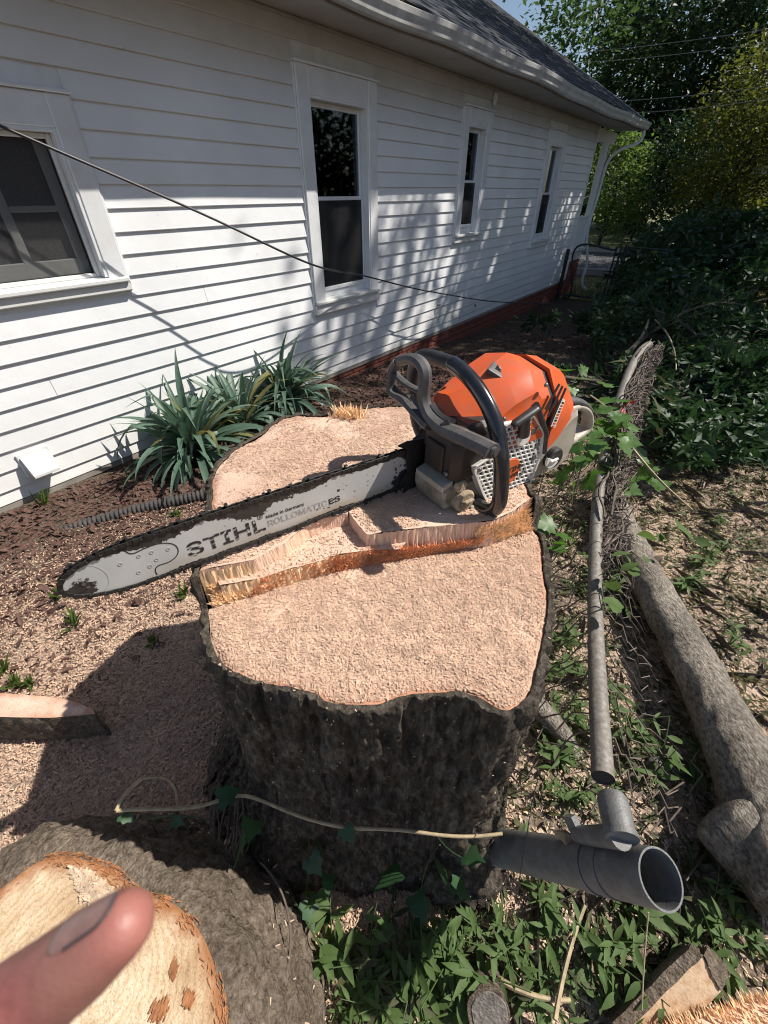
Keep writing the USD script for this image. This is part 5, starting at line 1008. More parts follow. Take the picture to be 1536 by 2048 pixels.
def strap_plant(label, xy, n, ln, seed, az0=None, name='strap_leaf_plant', extra=()):
    dead = lambda: 'leaf_yucca' if g.random() > .07 else 'grass_dry'
    g = np.random.default_rng(seed); t = thing(name, label, 'plant', (xy[0], xy[1], float(zg(*xy)) - .01))
    part(t, 'crown', tube([(0, 0, -.02), (0, 0, .07)], [.04, .03], 8, bump=.3), 'litter')
    for k in range(n):
        u = k / n; az = g.uniform(0, 2 * PI); el = 1.45 - 1.05 * u ** .8 + g.normal(0, .1)
        b = blade(az, el, ln * g.uniform(.65, 1.1), .038 * g.uniform(.7, 1.2), g.uniform(.7, 2.1) * (.5 + u), g.normal(0, .3), g.uniform(.4, .7) if g.random() < .22 else None)
        b.apply_translation(np.r_[g.normal(0, .025, 2), .03]); part(t, 'blade', b, dead(), True)
    for az, el, l2, bend in extra: part(t, 'blade', blade(az, el, l2, .032, bend), 'leaf_yucca', True)
strap_plant('nearest clump of long arching strap leaves against the white wall', at(385, 905, .05)[:2] + [.0, .04], 120, .62, 1, extra=[(2.6, .95, .72, .25), (2.2, 1.1, .6, .4), (2.9, .55, .5, .9)])
strap_plant('second clump of strap leaves farther along the wall, below the tall window', at(575, 800, .02)[:2], 100, .62, 2, extra=[(1.9, 1.2, .62, .2), (2.4, 1.15, .58, .2)])
strap_plant('low middle clump of strap leaves half hidden behind the back of the stump', at(485, 850, .02)[:2], 70, .55, 3)

# corrugated drain pipe on the mulch
dp = spline([at(430, 985, .022), at(360, 1000, .016), at(290, 1016, .008), at(220, 1035, -.006), at(150, 1056, -.022), at(90, 1075, -.05)], 160)
dpp = thing('drain_pipe', 'black corrugated drain pipe half buried in the mulch behind the bar', 'pipe')
part(dpp, 'pipe', tube(dp, .030 + .0045 * np.sign(np.sin(np.arange(160) * PI / 2.0 + .4)), 14), 'drain_black', 30)

# ------------------------------------------------------------------ chips, litter and tufts on the ground
def ground_flakes(n, dens, matn, lo, hi, name, label, cat, seed, bnd, shape=FLAKE, asp=(.3, .9), tilt=.35, h=.004, kind='stuff', lift=.004):
    g = np.random.default_rng(seed); q = g.uniform(bnd[:2], bnd[2:], (n * 6, 2)); q = q[g.random(len(q)) < dens(q)]
    q = q[~shapely.contains_xy(RIM.buffer(-.01), q[:, 0], q[:, 1])][:n]; n = len(q); s = g.uniform(lo, hi, n)
    m = scatter_mesh(shape[0], np.array(shape[1]), np.c_[q, zg(q[:, 0], q[:, 1]) + lift * g.random(n)], rand_rot(n, tilt, g), np.c_[s, s * g.uniform(*asp, n), s])
    return single(name, m, matn, label, cat, kind=kind)
cl = lambda x: np.clip(x, 0, 1)
F3 = lambda q, s, sd: fbm(np.c_[q * s, np.zeros(len(q))], 3, sd)
dw = lambda q: (q @ HY[:2]) * -1 + DW               # distance from the wall
d_left = lambda q: cl(1.2 - np.hypot(q[:, 0] + .6, q[:, 1] - .55) / 1.3) * cl(1.5 * F3(q, 5, 2) + .35) * (q[:, 0] < .35)
ground_flakes(95000, d_left, 'chip_pink', .005, .012, 'wood_chips', 'pink wood chips strewn over the ground left of the big stump', 'wood chips', 31, (-2.3, -.2, .4, 2.4), asp=(.25, .7), tilt=.55, lift=.010)
d_wall = lambda q: cl(1.5 - np.abs(dw(q) - .45) / .75) * cl(.2 + 1.4 * F3(q, 3, 6)) * (dw(q) > .05)
ground_flakes(34000, d_wall, 'litter', .018, .05, 'leaf_litter', 'brown dead leaves and mulch along the foot of the white wall', 'leaf litter', 32, (-2.6, .6, 1.4, 5), shape=leaf(.3, 4, .2, .2), asp=(.5, 1.1), tilt=.5)
d_mid = lambda q: cl(.1 + 1.2 * F3(q, 2.2, 9)) * (dw(q) > .1) * (q[:, 1] > 1.4)
ground_flakes(12000, d_mid, 'litter', .02, .05, 'leaf_litter', 'dead leaves on the shaded ground beyond the stump towards the gate', 'leaf litter', 33, (-.6, 1.2, 3.4, 6.5), shape=leaf(.3, 4, .2, .2), asp=(.5, 1.1), tilt=.5)
d_right = lambda q: cl(1.6 * F3(q, 3.2, 12) - .15) * cl((q[:, 0] - .1) * 3)
ground_flakes(95000, d_right, 'chip_pale', .005, .012, 'wood_chips', 'pale wood chips spread over the ground right of the big stump', 'wood chips', 34, (.05, -.2, 3.0, 2.6), asp=(.3, .8))
d_r2 = lambda q: cl(.1 + 1.3 * F3(q, 4.5, 14)) * cl((q[:, 0] - .1) * 4)
ground_flakes(16000, d_r2, 'litter_olive', .018, .05, 'leaf_litter', 'wilted olive leaves scattered over the chips around the fallen log', 'leaf litter', 35, (.05, -.25, 3.2, 3.0), shape=leaf(.18, 4, .2, .25), asp=(.6, 1.1), tilt=.45, lift=.02)
ground_flakes(9000, d_right, 'grass_dry', .02, .07, 'straw', 'thin dry straw strewn over the chips on the right', 'straw', 38, (.05, -.25, 3.0, 2.8), shape=QUAD, asp=(.05, .10), tilt=.3, lift=.03)
d_f = lambda q: cl(1.3 * F3(q, 8, 17) - .1)
ground_flakes(5000, d_f, 'chip_pale', .006, .013, 'wood_chips', 'pale chips in the narrow gap in front of the big stump', 'wood chips', 36, (-.3, -.1, .5, .36), asp=(.3, .8))
ground_flakes(900, d_r2, 'twig', .05, .22, 'twigs', 'thin broken twigs scattered on the right hand ground', 'twigs', 37, (.1, -.2, 3.2, 3.2), shape=(np.array([[-.5, -.5, 0], [-.5, .5, .0], [0, 0, .06], [.5, -.4, .02], [.5, .4, .05], [0, .3, -.2]]), [[0, 1, 2], [0, 2, 5], [2, 4, 3], [2, 3, 5], [1, 5, 2]]), asp=(.012, .025), tilt=.15, lift=.03)
def tuft(n, ln, g, wd=.006):
    d = np.c_[g.normal(0, .5, (n, 2)), np.ones(n)]; s = ln * g.uniform(.5, 1.1, n)
    return scatter_mesh(*leaf(.5, 5, .1, .35), g.normal(0, .008, (n, 3)) * [1, 1, 0], align_rot(d, g), np.c_[s, np.full(n, wd), s])
def grass_area(name, label, n, area, ln, matn, seed, zoff=0.):
    g = np.random.default_rng(seed); q = area(g, n); d = np.c_[g.normal(0, .45, (n, 2)), np.ones(n)]; s = ln * g.uniform(.4, 1.1, n)
    return single(name, scatter_mesh(QUAD[0], np.array(QUAD[1]), np.c_[q, zg(q[:, 0], q[:, 1]) + zoff], align_rot(d, g), np.c_[s, np.full(n, .02) * g.uniform(.5, 1.2, n), s]), matn, label, 'grass', kind='stuff')
pA, pB = W0 = H2W(9.1, .4, 0)[:2], H2W(9.1, -4.2, 0)[:2]
def lawn_pts(g, n):
    u, w = g.random(n), g.random(n); a = pA + (pB - pA) * u[:, None]; return a + (HX[:2] * 1.0 + 0) * (w * 3.0)[:, None]
LP = [pA, pB, pB + HX[:2] * 3.1, pA + HX[:2] * 3.1]
tag(part(None, 'lawn', TM([[p[0], p[1], float(zg(*p)) + .012] for p in LP], [[0, 1, 2], [0, 2, 3]]), 'lawn'), kind='structure')
grass_area('lawn_grass', 'short yellowing lawn between the gate and the street', 9000, lawn_pts, .07, 'grass_dry', 51)
tuft0 = None
for k, (u, v_, l) in enumerate([(120, 1205, .07), (155, 1255, .085), (372, 1195, .09), (310, 1292, .04), (90, 1010, .10), (170, 905, .12), (345, 930, .09), (355, 1030, .06), (30, 1375, .06), (65, 1375, .05), (60, 880, .10), (10, 1345, .07)]):
    g = np.random.default_rng(70 + k); p = at(u, v_, .0); p[2] = float(zg(p[0], p[1]))
    t = thing('grass_tuft', ['tuft of grass just below the tip of the saw bar', 'dark grass tuft standing on the chips below the bar tip', 'grass tuft close to the left side of the stump below the bar', 'tiny grass tuft at the upper edge of the stump shadow', 'grass tuft at the house foot near the white drain elbow', 'pale grass tuft under the white vent hood', 'grass blades between the strap leaves and the drain pipe', 'small grass tuft between the drain pipe and the bar', 'sparse grass tuft behind the half log', 'second sparse grass tuft behind the half log', 'grass tuft left of the vent hood against the wall', 'grass tuft at the left picture edge above the half log'][k], 'grass tuft', p)
    part(t, 'blades', tuft(14, l, g, .011), 'grass')

# ------------------------------------------------------------------ fallen log, fence rail, mesh, post
fl = thing('fallen_log', 'grey barked felled log with a forked stub lying on the ground at the right', 'log')
LR = .095
lp = [at(u, v, z) for u, v, z in [(1215, 960, .13), (1245, 1050, .12), (1330, 1222, .115), (1405, 1360, .12), (1470, 1490, .13), (1530, 1620, .14), (1620, 1800, .15)]]
part(fl, 'trunk', tube(spline(lp, 120), np.r_[np.linspace(.052, .064, 45), np.linspace(.064, .074, 40), np.linspace(.074, .098, 35)], 48, bump=.32, seed=4, bs=17.), 'log_bark', True)
sp_ = [at(1490, 1560, .16), at(1470, 1600, .14), at(1430, 1600, .13), at(1415, 1590, .125)]
st = np.array([at(1600, 1790, .10), at(1520, 1700, .10), at(1460, 1632, .105), at(1440, 1608, .105)])
part(fl, 'forked_stub', tube(spline(st, 40), np.r_[np.full(34, .098), .096, .090, .080, .064, .040, .012], 36, bump=.35, seed=9, bs=12.), 'log_bark', True)
part(fl, 'knot', [hull([at(1316, 1115, .19) + r_.normal(0, .012, 3) for k in range(14)])], 'chip_pale')
rp = [far(1206, 1556, .80), far(1196, 1380, .98), far(1190, 1200, 1.24), far(1192, 1060, 1.45), far(1202, 950, 1.63), far(1225, 850, 1.84), far(1258, 746, 2.10), far(1298, 690, 2.42)]
RP = spline(rp, 140)
rail_ = thing('fence_rail', 'grey metal top rail of a crushed fence, tilted beside the stump', 'fence rail')
ring = lambda c, d, r, w: tube([c - d * w / 2, c + d * w / 2], [r, r], 20)
part(rail_, 'tube', tube(RP, .0205, 22, caps=False), 'galvanised', 50)
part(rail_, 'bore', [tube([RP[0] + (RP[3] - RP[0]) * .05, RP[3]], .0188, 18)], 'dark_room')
fp0, fp1 = far(962, 1688, 1.05), far(1322, 1757, .605); fd = (fp1 - fp0) / np.linalg.norm(fp1 - fp0)
fpost = thing('fence_post', 'thick grey fence post snapped over, open end towards the viewer', 'fence post')
def pipe(p0, p1, r, th, n=36):
    d = (p1 - p0) / np.linalg.norm(p1 - p0); pts = np.vstack([np.linspace(p0, p1, 10), np.linspace(p1, p0, 10) ]); rr = np.r_[np.full(10, r), np.full(10, r - th)]
    a = tube(np.linspace(p0, p1, 10), r, n, False); b = tube(np.linspace(p0, p1, 10), r - th, n, False); b.invert(); k = len(a.vertices); j = np.arange(n); e = 9 * n
    cap_ = np.concatenate([np.stack([e + j, e + (j + 1) % n, k + e + (j + 1) % n], -1), np.stack([e + j, k + e + (j + 1) % n, k + e + j], -1)])
    return TM(np.vstack([a.vertices, b.vertices]), np.vstack([a.faces, b.faces + k, cap_]))
part(fpost, 'pipe', pipe(fp0, fp1, .0370, .0028), 'galvanised_dark', 40)
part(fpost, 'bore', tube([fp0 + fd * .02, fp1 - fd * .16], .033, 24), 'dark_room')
part(fpost, 'band', [pipe(fp0 + fd * a, fp0 + fd * (a + .022), .0387, .002) for a in (.02,)], 'galvanised_dark', 40)
Lp = np.linalg.norm(fp1 - fp0); up = np.cross(fd, [1, 0, 0]); cup = far(1232, 1630, .66)
cb0 = fp0 + fd * (Lp * .74); tocup = cup - cb0; tocup -= fd * (tocup @ fd); tocup /= np.linalg.norm(tocup)
br = part(fpost, 'brace_band', [pipe(cb0 - fd * .012, cb0 + fd * .012, .0390, .002), pipe(cb0 + fd * .03, cb0 + fd * .05, .0387, .002), hull([cb0 + tocup * a + fd * b + np.cross(fd, tocup) * c for a in (.036, .075) for b in (-.012, .012) for c in (-.006, .006)])], 'galvanised_dark', 30)
cd = far(1222, 1600, .68) - far(1238, 1668, .64); cd /= np.linalg.norm(cd)
part(fpost, 'rail_cup', [tube([cup - cd * .03, cup - cd * .008, cup + cd * .022, cup + cd * .030, cup + cd * .032], [.0225, .0232, .0232, .019, .010], 24), tube([cup - cd * .033, cup - cd * .024], [.0245, .0245], 24), tube([cb0 + tocup * .045, cup - cd * .03], [.014, .017], 14)], 'galvanised_dark', 40)
part(fpost, 'mud', [hull([cb0 - fd * .03 + tocup * .040 + r_.normal(0, .010, 3) for _ in range(12)]), hull([cb0 + fd * .035 + tocup * .041 + r_.normal(0, .008, 3) for _ in range(12)])], 'grimy_chips')
fc = thing('post_cap', 'grey domed metal fence cap lying half buried in litter', 'cap', at(1315, 1535, .02))
part(fc, 'dome', trimesh.creation.icosphere(3, .030).apply_scale([1, 1, .75]), 'galvanised_dark', True)
part(fc, 'rim', tube(loop([(.030 * math.cos(t), .030 * math.sin(t), -.006) for t in np.linspace(0, 2 * PI, 12, endpoint=False)], 24), .003, 6), 'galvanised')
# crumpled chain link: woven zigzag wires hung from the rail
def zigzag(surface, nu, nv, r, wob, seed, keep=lambda u, w: True, n=4, squash=1.):
    """Each wire zigzags down a surface(u, w) -> point; neighbours hook at the bends."""
    g = np.random.default_rng(seed); out = []
    for i in range(nu):
        pts = []
        for k in range(nv + 1):
            u = (i + .5 + (.52 if k % 2 else -.02) * squash) / nu; w = k / nv
            p = surface(u, w) + g.normal(0, wob, 3); 
            if keep(u, w): pts.append(p)
            elif len(pts) > 1: out.append(np.array(pts)); pts = []
        if len(pts) > 1: out.append(np.array(pts))
    return [tube(resample(q, .03) if False else q, r, n, False) for q in out if len(q) > 2]
fm = thing('chain_link_fence', 'crumpled rusty chain link mesh hanging from the tilted rail', 'fence')
def railpt(u): 
    x = u * (len(RP) - 1); i = int(np.clip(x, 0, len(RP) - 2)); return RP[i] + (RP[i + 1] - RP[i]) * (x - i)
def fall_right(u, w):
    b = railpt(.05 + .83 * u); d = .42 * (1 - .45 * smooth(.3, .8, u)); out = np.array([.9, -.35, 0]) * d
    z = b[2] * (1 - w) ** 1.2; f = np.array([b[0], b[1], 0]) + out * w ** 1.3; f[2] = max(z, float(zg(f[0], f[1])) + .015) + .03 * (fbm([[u * 9, w * 4, 0]], 2, 3)[0] - .5)
    return f
part(fm, 'mesh', zigzag(fall_right, 46, 16, .0021, .006, 1), 'wire_rusty')
def fall_left(u, w):
    b = railpt(.02 + .62 * u); out = np.array([-.75, .25, 0]) * .34; f = np.array([b[0], b[1], 0]) + out * w ** .9
    f[2] = max((b[2] - .02) * (1 - w) ** 1.6, float(zg(f[0], f[1])) + .03) + .04 * (fbm([[u * 7, w * 4, 5]], 2, 3)[0] - .5); return f
part(fm, 'mesh', zigzag(fall_left, 34, 12, .0021, .007, 2), 'wire_rusty')
def bunch(u, w):
    b = railpt(.30 + .62 * u); a = w * 5.0; r = .045 + .05 * fbm([[u * 6, w * 3, 9]], 2, 4)[0]; return b + np.array([.055 + r * math.cos(a), -.03 + r * .6 * math.cos(a), -.01 + r * math.sin(a) - .03])
part(fm, 'bunched_mesh', zigzag(bunch, 130, 13, .0021, .012, 3), 'wire_rusty')
def near_open(u, w):
    f = at(1130 + 330 * u, 1560 - 90 * u + 190 * w, .0); f[2] = float(zg(f[0], f[1])) + .05 + .06 * fbm([[u * 4, w * 3, 2]], 2, 6)[0]; return f
part(fm, 'torn_mesh', zigzag(near_open, 8, 7, .0023, .006, 4), 'wire_rusty')
part(fm, 'tie_wire', [tube(loop([railpt(t) + .0225 * np.array([math.cos(a), .3 * math.sin(a), math.sin(a)]) for a in np.linspace(0, 2 * PI, 8, endpoint=False)], 20), .0018, 5) for t in (.22, .31, .345, .40, .46, .50, .55, .6, .66)], 'wire_rusty')
gv = np.random.default_rng(61)
for k in range(11):
    t = np.linspace(.28 + .2 * gv.random(), .85 + .14 * gv.random(), 26); ph, w = gv.uniform(0, 6), gv.uniform(6, 16)
    q = np.array([railpt(x) + np.array([.03 + .03 * math.cos(w * x + ph) + .012 * k % .05, -.01 + .02 * math.sin(w * x + ph), .045 * math.sin(w * x * .8 + ph) - .01 * (k % 3)]) + gv.normal(0, .006, 3) for x in t])
    part(fm, 'twining_stem', tube(spline(q, 70), np.linspace(.0045, .0022, 70), 6, bump=.4), 'twig')
rb = thing('red_ribbon', 'red ribbon tied round the tilted fence rail', 'ribbon')
rr_ = lambda pts: [far(u, v, d) for u, v, d in pts]
for nm, pts, w in (('knot', [(1238, 812, 1.88), (1246, 820, 1.86), (1243, 832, 1.85)], .010), ('tail', [(1244, 820, 1.87), (1240, 840, 1.84), (1236, 858, 1.82), (1232, 872, 1.80)], .012), ('loop', [(1243, 818, 1.87), (1254, 808, 1.86), (1262, 802, 1.87), (1266, 806, 1.88)], .010)):
    part(rb, nm, tube(spline(rr_(pts), 16), w, 6, flat=(1, .18)), 'red_ribbon')

# chain link gate beside the house
gate = thing('chain_link_gate', 'dark chain link gate between the house corner and the yard', 'gate')
GW = lambda t, z: H2W(8.98, -t, z)
part(gate, 'frame', [tube(spline([GW(.16, -.2), GW(.16, .45), GW(.20, .60), GW(.30, .64), GW(.85, .64)], 40), .016, 8), tube([GW(.92, .66), GW(.92, -.24)], .018, 8), tube([GW(.85, .62), GW(.85, -.2)], .014, 8), tube([GW(.16, -.16), GW(.85, -.16)], .013, 8)], 'wire_black_fence')
part(gate, 'post', tube([GW(.06, -.3), GW(.06, .56)], .030, 10), 'wire_black_fence'); part(gate, 'post', tube([GW(1.0, -.3), GW(1.0, .66)], .026, 10), 'wire_black_fence')
part(gate, 'mesh', zigzag(lambda u, w: GW(.16 + .69 * u, .62 - .78 * w), 13, 30, .0028, .001, 5, n=3) + zigzag(lambda u, w: GW(1.0 + .6 * u, .62 - .8 * w), 11, 30, .0028, .001, 6, n=3), 'wire_black_fence')
part(gate, 'line_rail', tube([GW(1.0, .64), GW(1.6, .63)], .014, 8), 'wire_black_fence')

# ------------------------------------------------------------------ black cable from the wall to the ground
ca_ = [np.array(q) for q in ((-1.80, 2.06, 1.735), (-1.254, 2.541, 1.43), (-.876, 2.857, 1.222), (-.56, 3.13, 1.035))]
onw = lambda u, v, off: (lambda r: np.array([0, 0, CAMH]) + r * ((DW - off) / (r @ HY)))(ray(u, v))
cb_ = [onw(720, 550, .16), onw(820, 575, .20), onw(900, 590, .26), onw(1000, 604, .40), onw(1105, 607, 1.0)]
cable = thing('cable', 'taut black cable running down from the wall by the left window', 'cable')
part(cable, 'line', tube(spline(ca_ + cb_, 120), .0062, 8), 'wire_black', 50)
part(cable, 'anchor', [tube([(-1.86, 2.03, 1.76), (-1.79, 2.07, 1.73)], .013, 8)], 'wire_black')
# ------------------------------------------------------------------ brush pile and living leaves at the right
brush = thing('brush_pile', 'large dark heap of felled leafy branches filling the right side beyond the rail', 'brush pile')
gb2 = np.random.default_rng(88); LV = []; LR_ = []; LS = []
def spray(parent, base, tip, r, n, ln, matn, g, name='branch', leaves=True, spread=.5, collect=None):
    base, tip = np.array(base, float), np.array(tip, float); L = np.linalg.norm(tip - base)
    ax = spline([base, base * .6 + tip * .4 + g.normal(0, .06, 3) * L, tip + [0, 0, -.04 * L]], 14); br_ = [tube(ax, np.linspace(r, r * .3, 14), 6)]
    for k in range(n):
        t = g.uniform(.2, 1); p = ax[int(t * 13)]; d = (tip - base) / L + g.normal(0, spread, 3); d /= np.linalg.norm(d); l = L * .35 * g.uniform(.5, 1) * (1.2 - t)
        q = spline([p, p + d * l * .6 + [0, 0, .02], p + d * l], 7); br_.append(tube(q, np.linspace(r * .35, r * .12, 7), 4))
        m = 9; s = g.uniform(.2, 1, m); pos = q[(s * 6).astype(int)]; dd = d + g.normal(0, .6, (m, 3)); collect.append((pos, dd, ln * g.uniform(.6, 1.2, m)))
    part(parent, name, br_, 'twig')
col = []
for k in range(46):
    u = gb2.uniform(1225, 1560); v = gb2.uniform(545, 860); 
    if v > 760 and u < 1300: continue
    dep_ = np.interp(v, [500, 560, 650, 760, 900], [9.5, 7.5, 5.0, 3.9, 3.0]); p = far(u, v, dep_); zz = float(zg(p[0], p[1])); a = gb2.uniform(0, 2 * PI); L = gb2.uniform(.8, 1.8)
    spray(brush, [p[0], p[1], max(zz + .1, p[2] - .25)], [p[0] + L * math.cos(a), p[1] + L * math.sin(a) * .8, max(p[2] + gb2.uniform(-.1, .55), zz + .15)], .016, 16, .10, 'leaf_brush', gb2, collect=col)
pos = np.vstack([c[0] for c in col]); d_ = np.vstack([c[1] for c in col]); s_ = np.concatenate([c[2] for c in col])
# undergrowth filling the heap
nf = 34000; u = gb2.uniform(1190, 1640, nf); v = 425 + 505 * gb2.uniform(0, 1, nf) ** 1.3; ok = (u > np.interp(v, [425, 470, 500, 560, 640, 700, 760, 930], [1400, 1300, 1262, 1225, 1160, 1215, 1275, 1330]) + 40 * gb2.normal(size=nf) * .5); u, v = u[ok], v[ok]
nz_ = fbm(np.c_[u / 55, v / 45, np.zeros(len(u))], 3, 5); k_ = gb2.random(len(u)) < np.clip((nz_ - .40) * 6, .08, 1); u, v, nz_ = u[k_], v[k_], nz_[k_]
dp_ = (1.17 - .36 * nz_) * np.interp(v, [425, 520, 560, 650, 760, 930], [9.5, 8.2, 7.2, 5.3, 4.0, 2.75]) * gb2.uniform(.86, 1.04, len(u))
r3 = np.stack([(u - 768) / FPX, _cp - _sp * (v - 1024) / FPX, -_sp - _cp * (v - 1024) / FPX], 1); q = np.array([0, 0, CAMH]) + r3 * dp_[:, None]
q[:, 2] = np.maximum(q[:, 2], zg(q[:, 0], q[:, 1]) + .02 + .3 * gb2.random(len(q)) ** 2)
pos = np.vstack([pos, q]); d_ = np.vstack([d_, np.c_[gb2.normal(0, 1, (len(q), 2)), gb2.normal(0, .5, len(q))]]); s_ = np.r_[s_, .085 * gb2.uniform(.6, 1.4, len(q)) * gb2.choice([.7, 1, 1, 1.7], len(q)) * np.clip(dp_ / 5, .8, 1.5)]
part(brush, 'leaves', scatter_mesh(*leaf(.2, 4, .2, .2), pos, align_rot(d_, gb2), s_), 'leaf_brush', kind='stuff')
for k, (pts, r) in enumerate([([(1235, 742, 3.4), (1330, 700, 4.0), (1420, 690, 4.4)], .012), ([(1400, 640, 5), (1480, 612, 5.6), (1560, 590, 6.2)], .012), ([(1310, 640, 4.6), (1345, 690, 3.8), (1352, 740, 3.3)], .010), ([(1395, 830, 3), (1430, 860, 2.8), (1465, 905, 2.6)], .008), ([(1260, 700, 3.9), (1290, 660, 4.6), (1300, 620, 5.2)], .02)]):
    part(brush, 'bare_branch', tube(spline([far(*p) for p in pts], 16), np.linspace(r, r * .5, 16), 6), 'twig_pale')
# silvery leaved sprigs on the rail, maple seedlings beside the saw
def leafy(name, label, stem, leaves, matn, shape, cat='seedling', stemr=.003, seed=0, group=None, stemmat='twig'):
    g = np.random.default_rng(seed); t = thing(name, label, cat, group=group)
    part(t, 'stem', [tube(spline(np.array(s), 16), np.linspace(stemr, stemr * .5, 16), 5) for s in stem], stemmat)
    for p, d, sz in leaves:
        d = np.array(d, float); Rm = align_rot(d[None], g, g.normal(0, .5))[0]
        m = scatter_mesh(shape[0], shape[1], np.array([p]), Rm[None], np.array([sz])); part(t, 'leaf', m, matn, True)
    return t
gm = np.random.default_rng(44)
def cluster(cent, n, su, sv, sz, dz=.08, face=(0, -.3, .2)):
    out = []
    for k in range(n):
        u_, v_, d_0 = cent; p = far(u_ + gm.normal(0, su), v_ + gm.normal(0, sv), d_0 + gm.normal(0, dz)); d = np.array([gm.normal(0, .7), gm.normal(0, .7), gm.normal(-.1, .35)]); out.append((p, d, sz * gm.uniform(.7, 1.25)))
    return out
def ground_below(p): return np.array([p[0], p[1], float(zg(p[0], p[1]))])
mA = cluster((1210, 835, 1.72), 26, 26, 28, .075); cA = far(1210, 835, 1.72)
leafy('maple_seedling', 'bright green lobed leaves just right of the saw handle', [[ground_below(cA), cA * .5 + ground_below(cA) * .5 + [.03, 0, 0], cA + [0, 0, .05]]] + [[cA - [0, 0, .1], p] for p, _, _ in mA[:8] for p in [np.array(p)]], mA, 'leaf_maple', MAPLE, seed=1)
mB = [(far(1128, 742, 1.9), (-.2, -.5, .3), .085), (far(1150, 758, 1.9), (.5, -.4, .2), .08), (far(1140, 770, 1.88), (.1, -.6, -.2), .07), (far(1118, 755, 1.92), (-.7, -.2, 0), .07), (far(1160, 745, 1.95), (.6, .3, .2), .06)]; cB = far(1138, 765, 1.9)
leafy('maple_seedling', 'pair of bright maple leaves above the rear orange cover', [[ground_below(cB), cB]] + [[cB - [0, 0, .05], p] for p, _, _ in mB], mB, 'leaf_maple', MAPLE, seed=2)
mC = cluster((1165, 930, 1.5), 16, 22, 26, .07); cC = far(1165, 930, 1.5)
leafy('maple_seedling', 'drooping green maple leaves below the fuel cap beside the stump', [[ground_below(cC), cC]] + [[cC - [0, 0, .06], p] for p, _, _ in mC[:7]], mC, 'leaf_maple', MAPLE, seed=3)
mD = cluster((1285, 930, 1.75), 14, 24, 30, .07); cD = far(1285, 930, 1.75)
leafy('maple_seedling', 'small green leaves hanging right of the red ribbon', [[ground_below(cD), cD]] + [[cD, p] for p, _, _ in mD[:7]], mD, 'leaf_maple', MAPLE, seed=4)
mE = cluster((1095, 1060, 1.25), 13, 18, 40, .06); cE = far(1100, 1075, 1.25)
leafy('maple_seedling', 'low maple leaves against the right flank of the stump', [[ground_below(cE), cE]] + [[cE, p] for p, _, _ in mE[:6]], mE, 'leaf_maple', MAPLE, seed=5)
mF = cluster((1255, 1160, 1.15), 12, 24, 30, .055) + cluster((1340, 1060, 1.4), 8, 22, 20, .06); cF = far(1265, 1175, 1.15)
leafy('maple_seedling', 'broad green leaves between the rail and the fallen log', [[ground_below(cF), cF]] + [[cF, p] for p, _, _ in mF[:6]], mF, 'leaf_weed', leaf(.34, 6, .15, .2), seed=6)
mG = cluster((1275, 720, 2.25), 16, 22, 14, .11) + cluster((1312, 800, 2.1), 10, 14, 22, .1); cG = far(1280, 730, 2.25)
leafy('willow_sprig', 'pale narrow leaved sprig caught on the upper end of the rail', [[cG + [.1, .2, -.1], cG]] + [[cG, p] for p, _, _ in mG[:8]], mG, 'litter_olive', leaf(.12, 5, .1, .35), seed=7, cat='sprig')
for k, pts in enumerate([[(1255, 885, 1.75), (1305, 945, 1.65), (1345, 985, 1.55), (1385, 1020, 1.5)], [(1130, 905, 1.6), (1190, 905, 1.62), (1240, 925, 1.65)], [(1265, 870, 1.8), (1230, 830, 1.75), (1180, 790, 1.7)]]):
    single('bare_stem', tube(spline([far(*p) for p in pts], 20), np.linspace(.006, .003, 20), 6), 'twig_pale', ['longest pale bare stem arching right from the mesh', 'short pale stem poking level from under the fuel cap', 'thin bare stem bending left behind the rear handle'][k], 'stem')

# ------------------------------------------------------------------ weeds among the chips
def weed(seed, n, ln, w):
    g = np.random.default_rng(seed); pos, d, s = [], [], []; stems = []
    for j in range(3):
        tip = np.array([g.normal(0, .05), g.normal(0, .05), g.uniform(.05, .11)]); ax = spline([(0, 0, 0), tip * [.3, .3, .6], tip], 8); stems.append(tube(ax, np.linspace(.0022, .001, 8), 4))
        for k in range(n):
            t = g.uniform(.25, 1); a = g.uniform(0, 2 * PI); pos.append(ax[int(t * 7)]); d.append([math.cos(a), math.sin(a), g.uniform(-.15, .7)]); s.append(ln * g.uniform(.6, 1.15))
    return stems, scatter_mesh(*leaf(w, 6, .18, .25), np.array(pos), align_rot(np.array(d), g, g.normal(0, .25, len(pos))), np.array(s))
protos = []
spots = []
gw = np.random.default_rng(17)
for (u0, v0, u1, v1, n, wh) in [(660, 1890, 960, 2040, 26, 'at the bottom between the butt piece and the grey stub'), (920, 1800, 1240, 2040, 20, 'below the leaning post'), (1080, 1280, 1180, 1640, 15, 'between the stump and the tilted rail'), (1090, 1060, 1220, 1300, 14, 'behind the right rim of the stump'), (1210, 1340, 1400, 1700, 8, 'between the rail end and the fallen log'), (1380, 1640, 1536, 1900, 14, 'below the forked stub of the log'), (1240, 1800, 1500, 1960, 8, 'around the split wood wedge'), (1330, 1080, 1536, 1330, 9, 'on the far side of the fallen log'), (1380, 900, 1536, 1060, 10, 'at the edge of the brush pile')]:
    for _ in range(n): spots.append((gw.uniform(u0, u1), gw.uniform(v0, v1), wh))
WL, WG = 'small leafy weed growing among the chips on the right side of the stump', 'leafy weeds right of the stump'
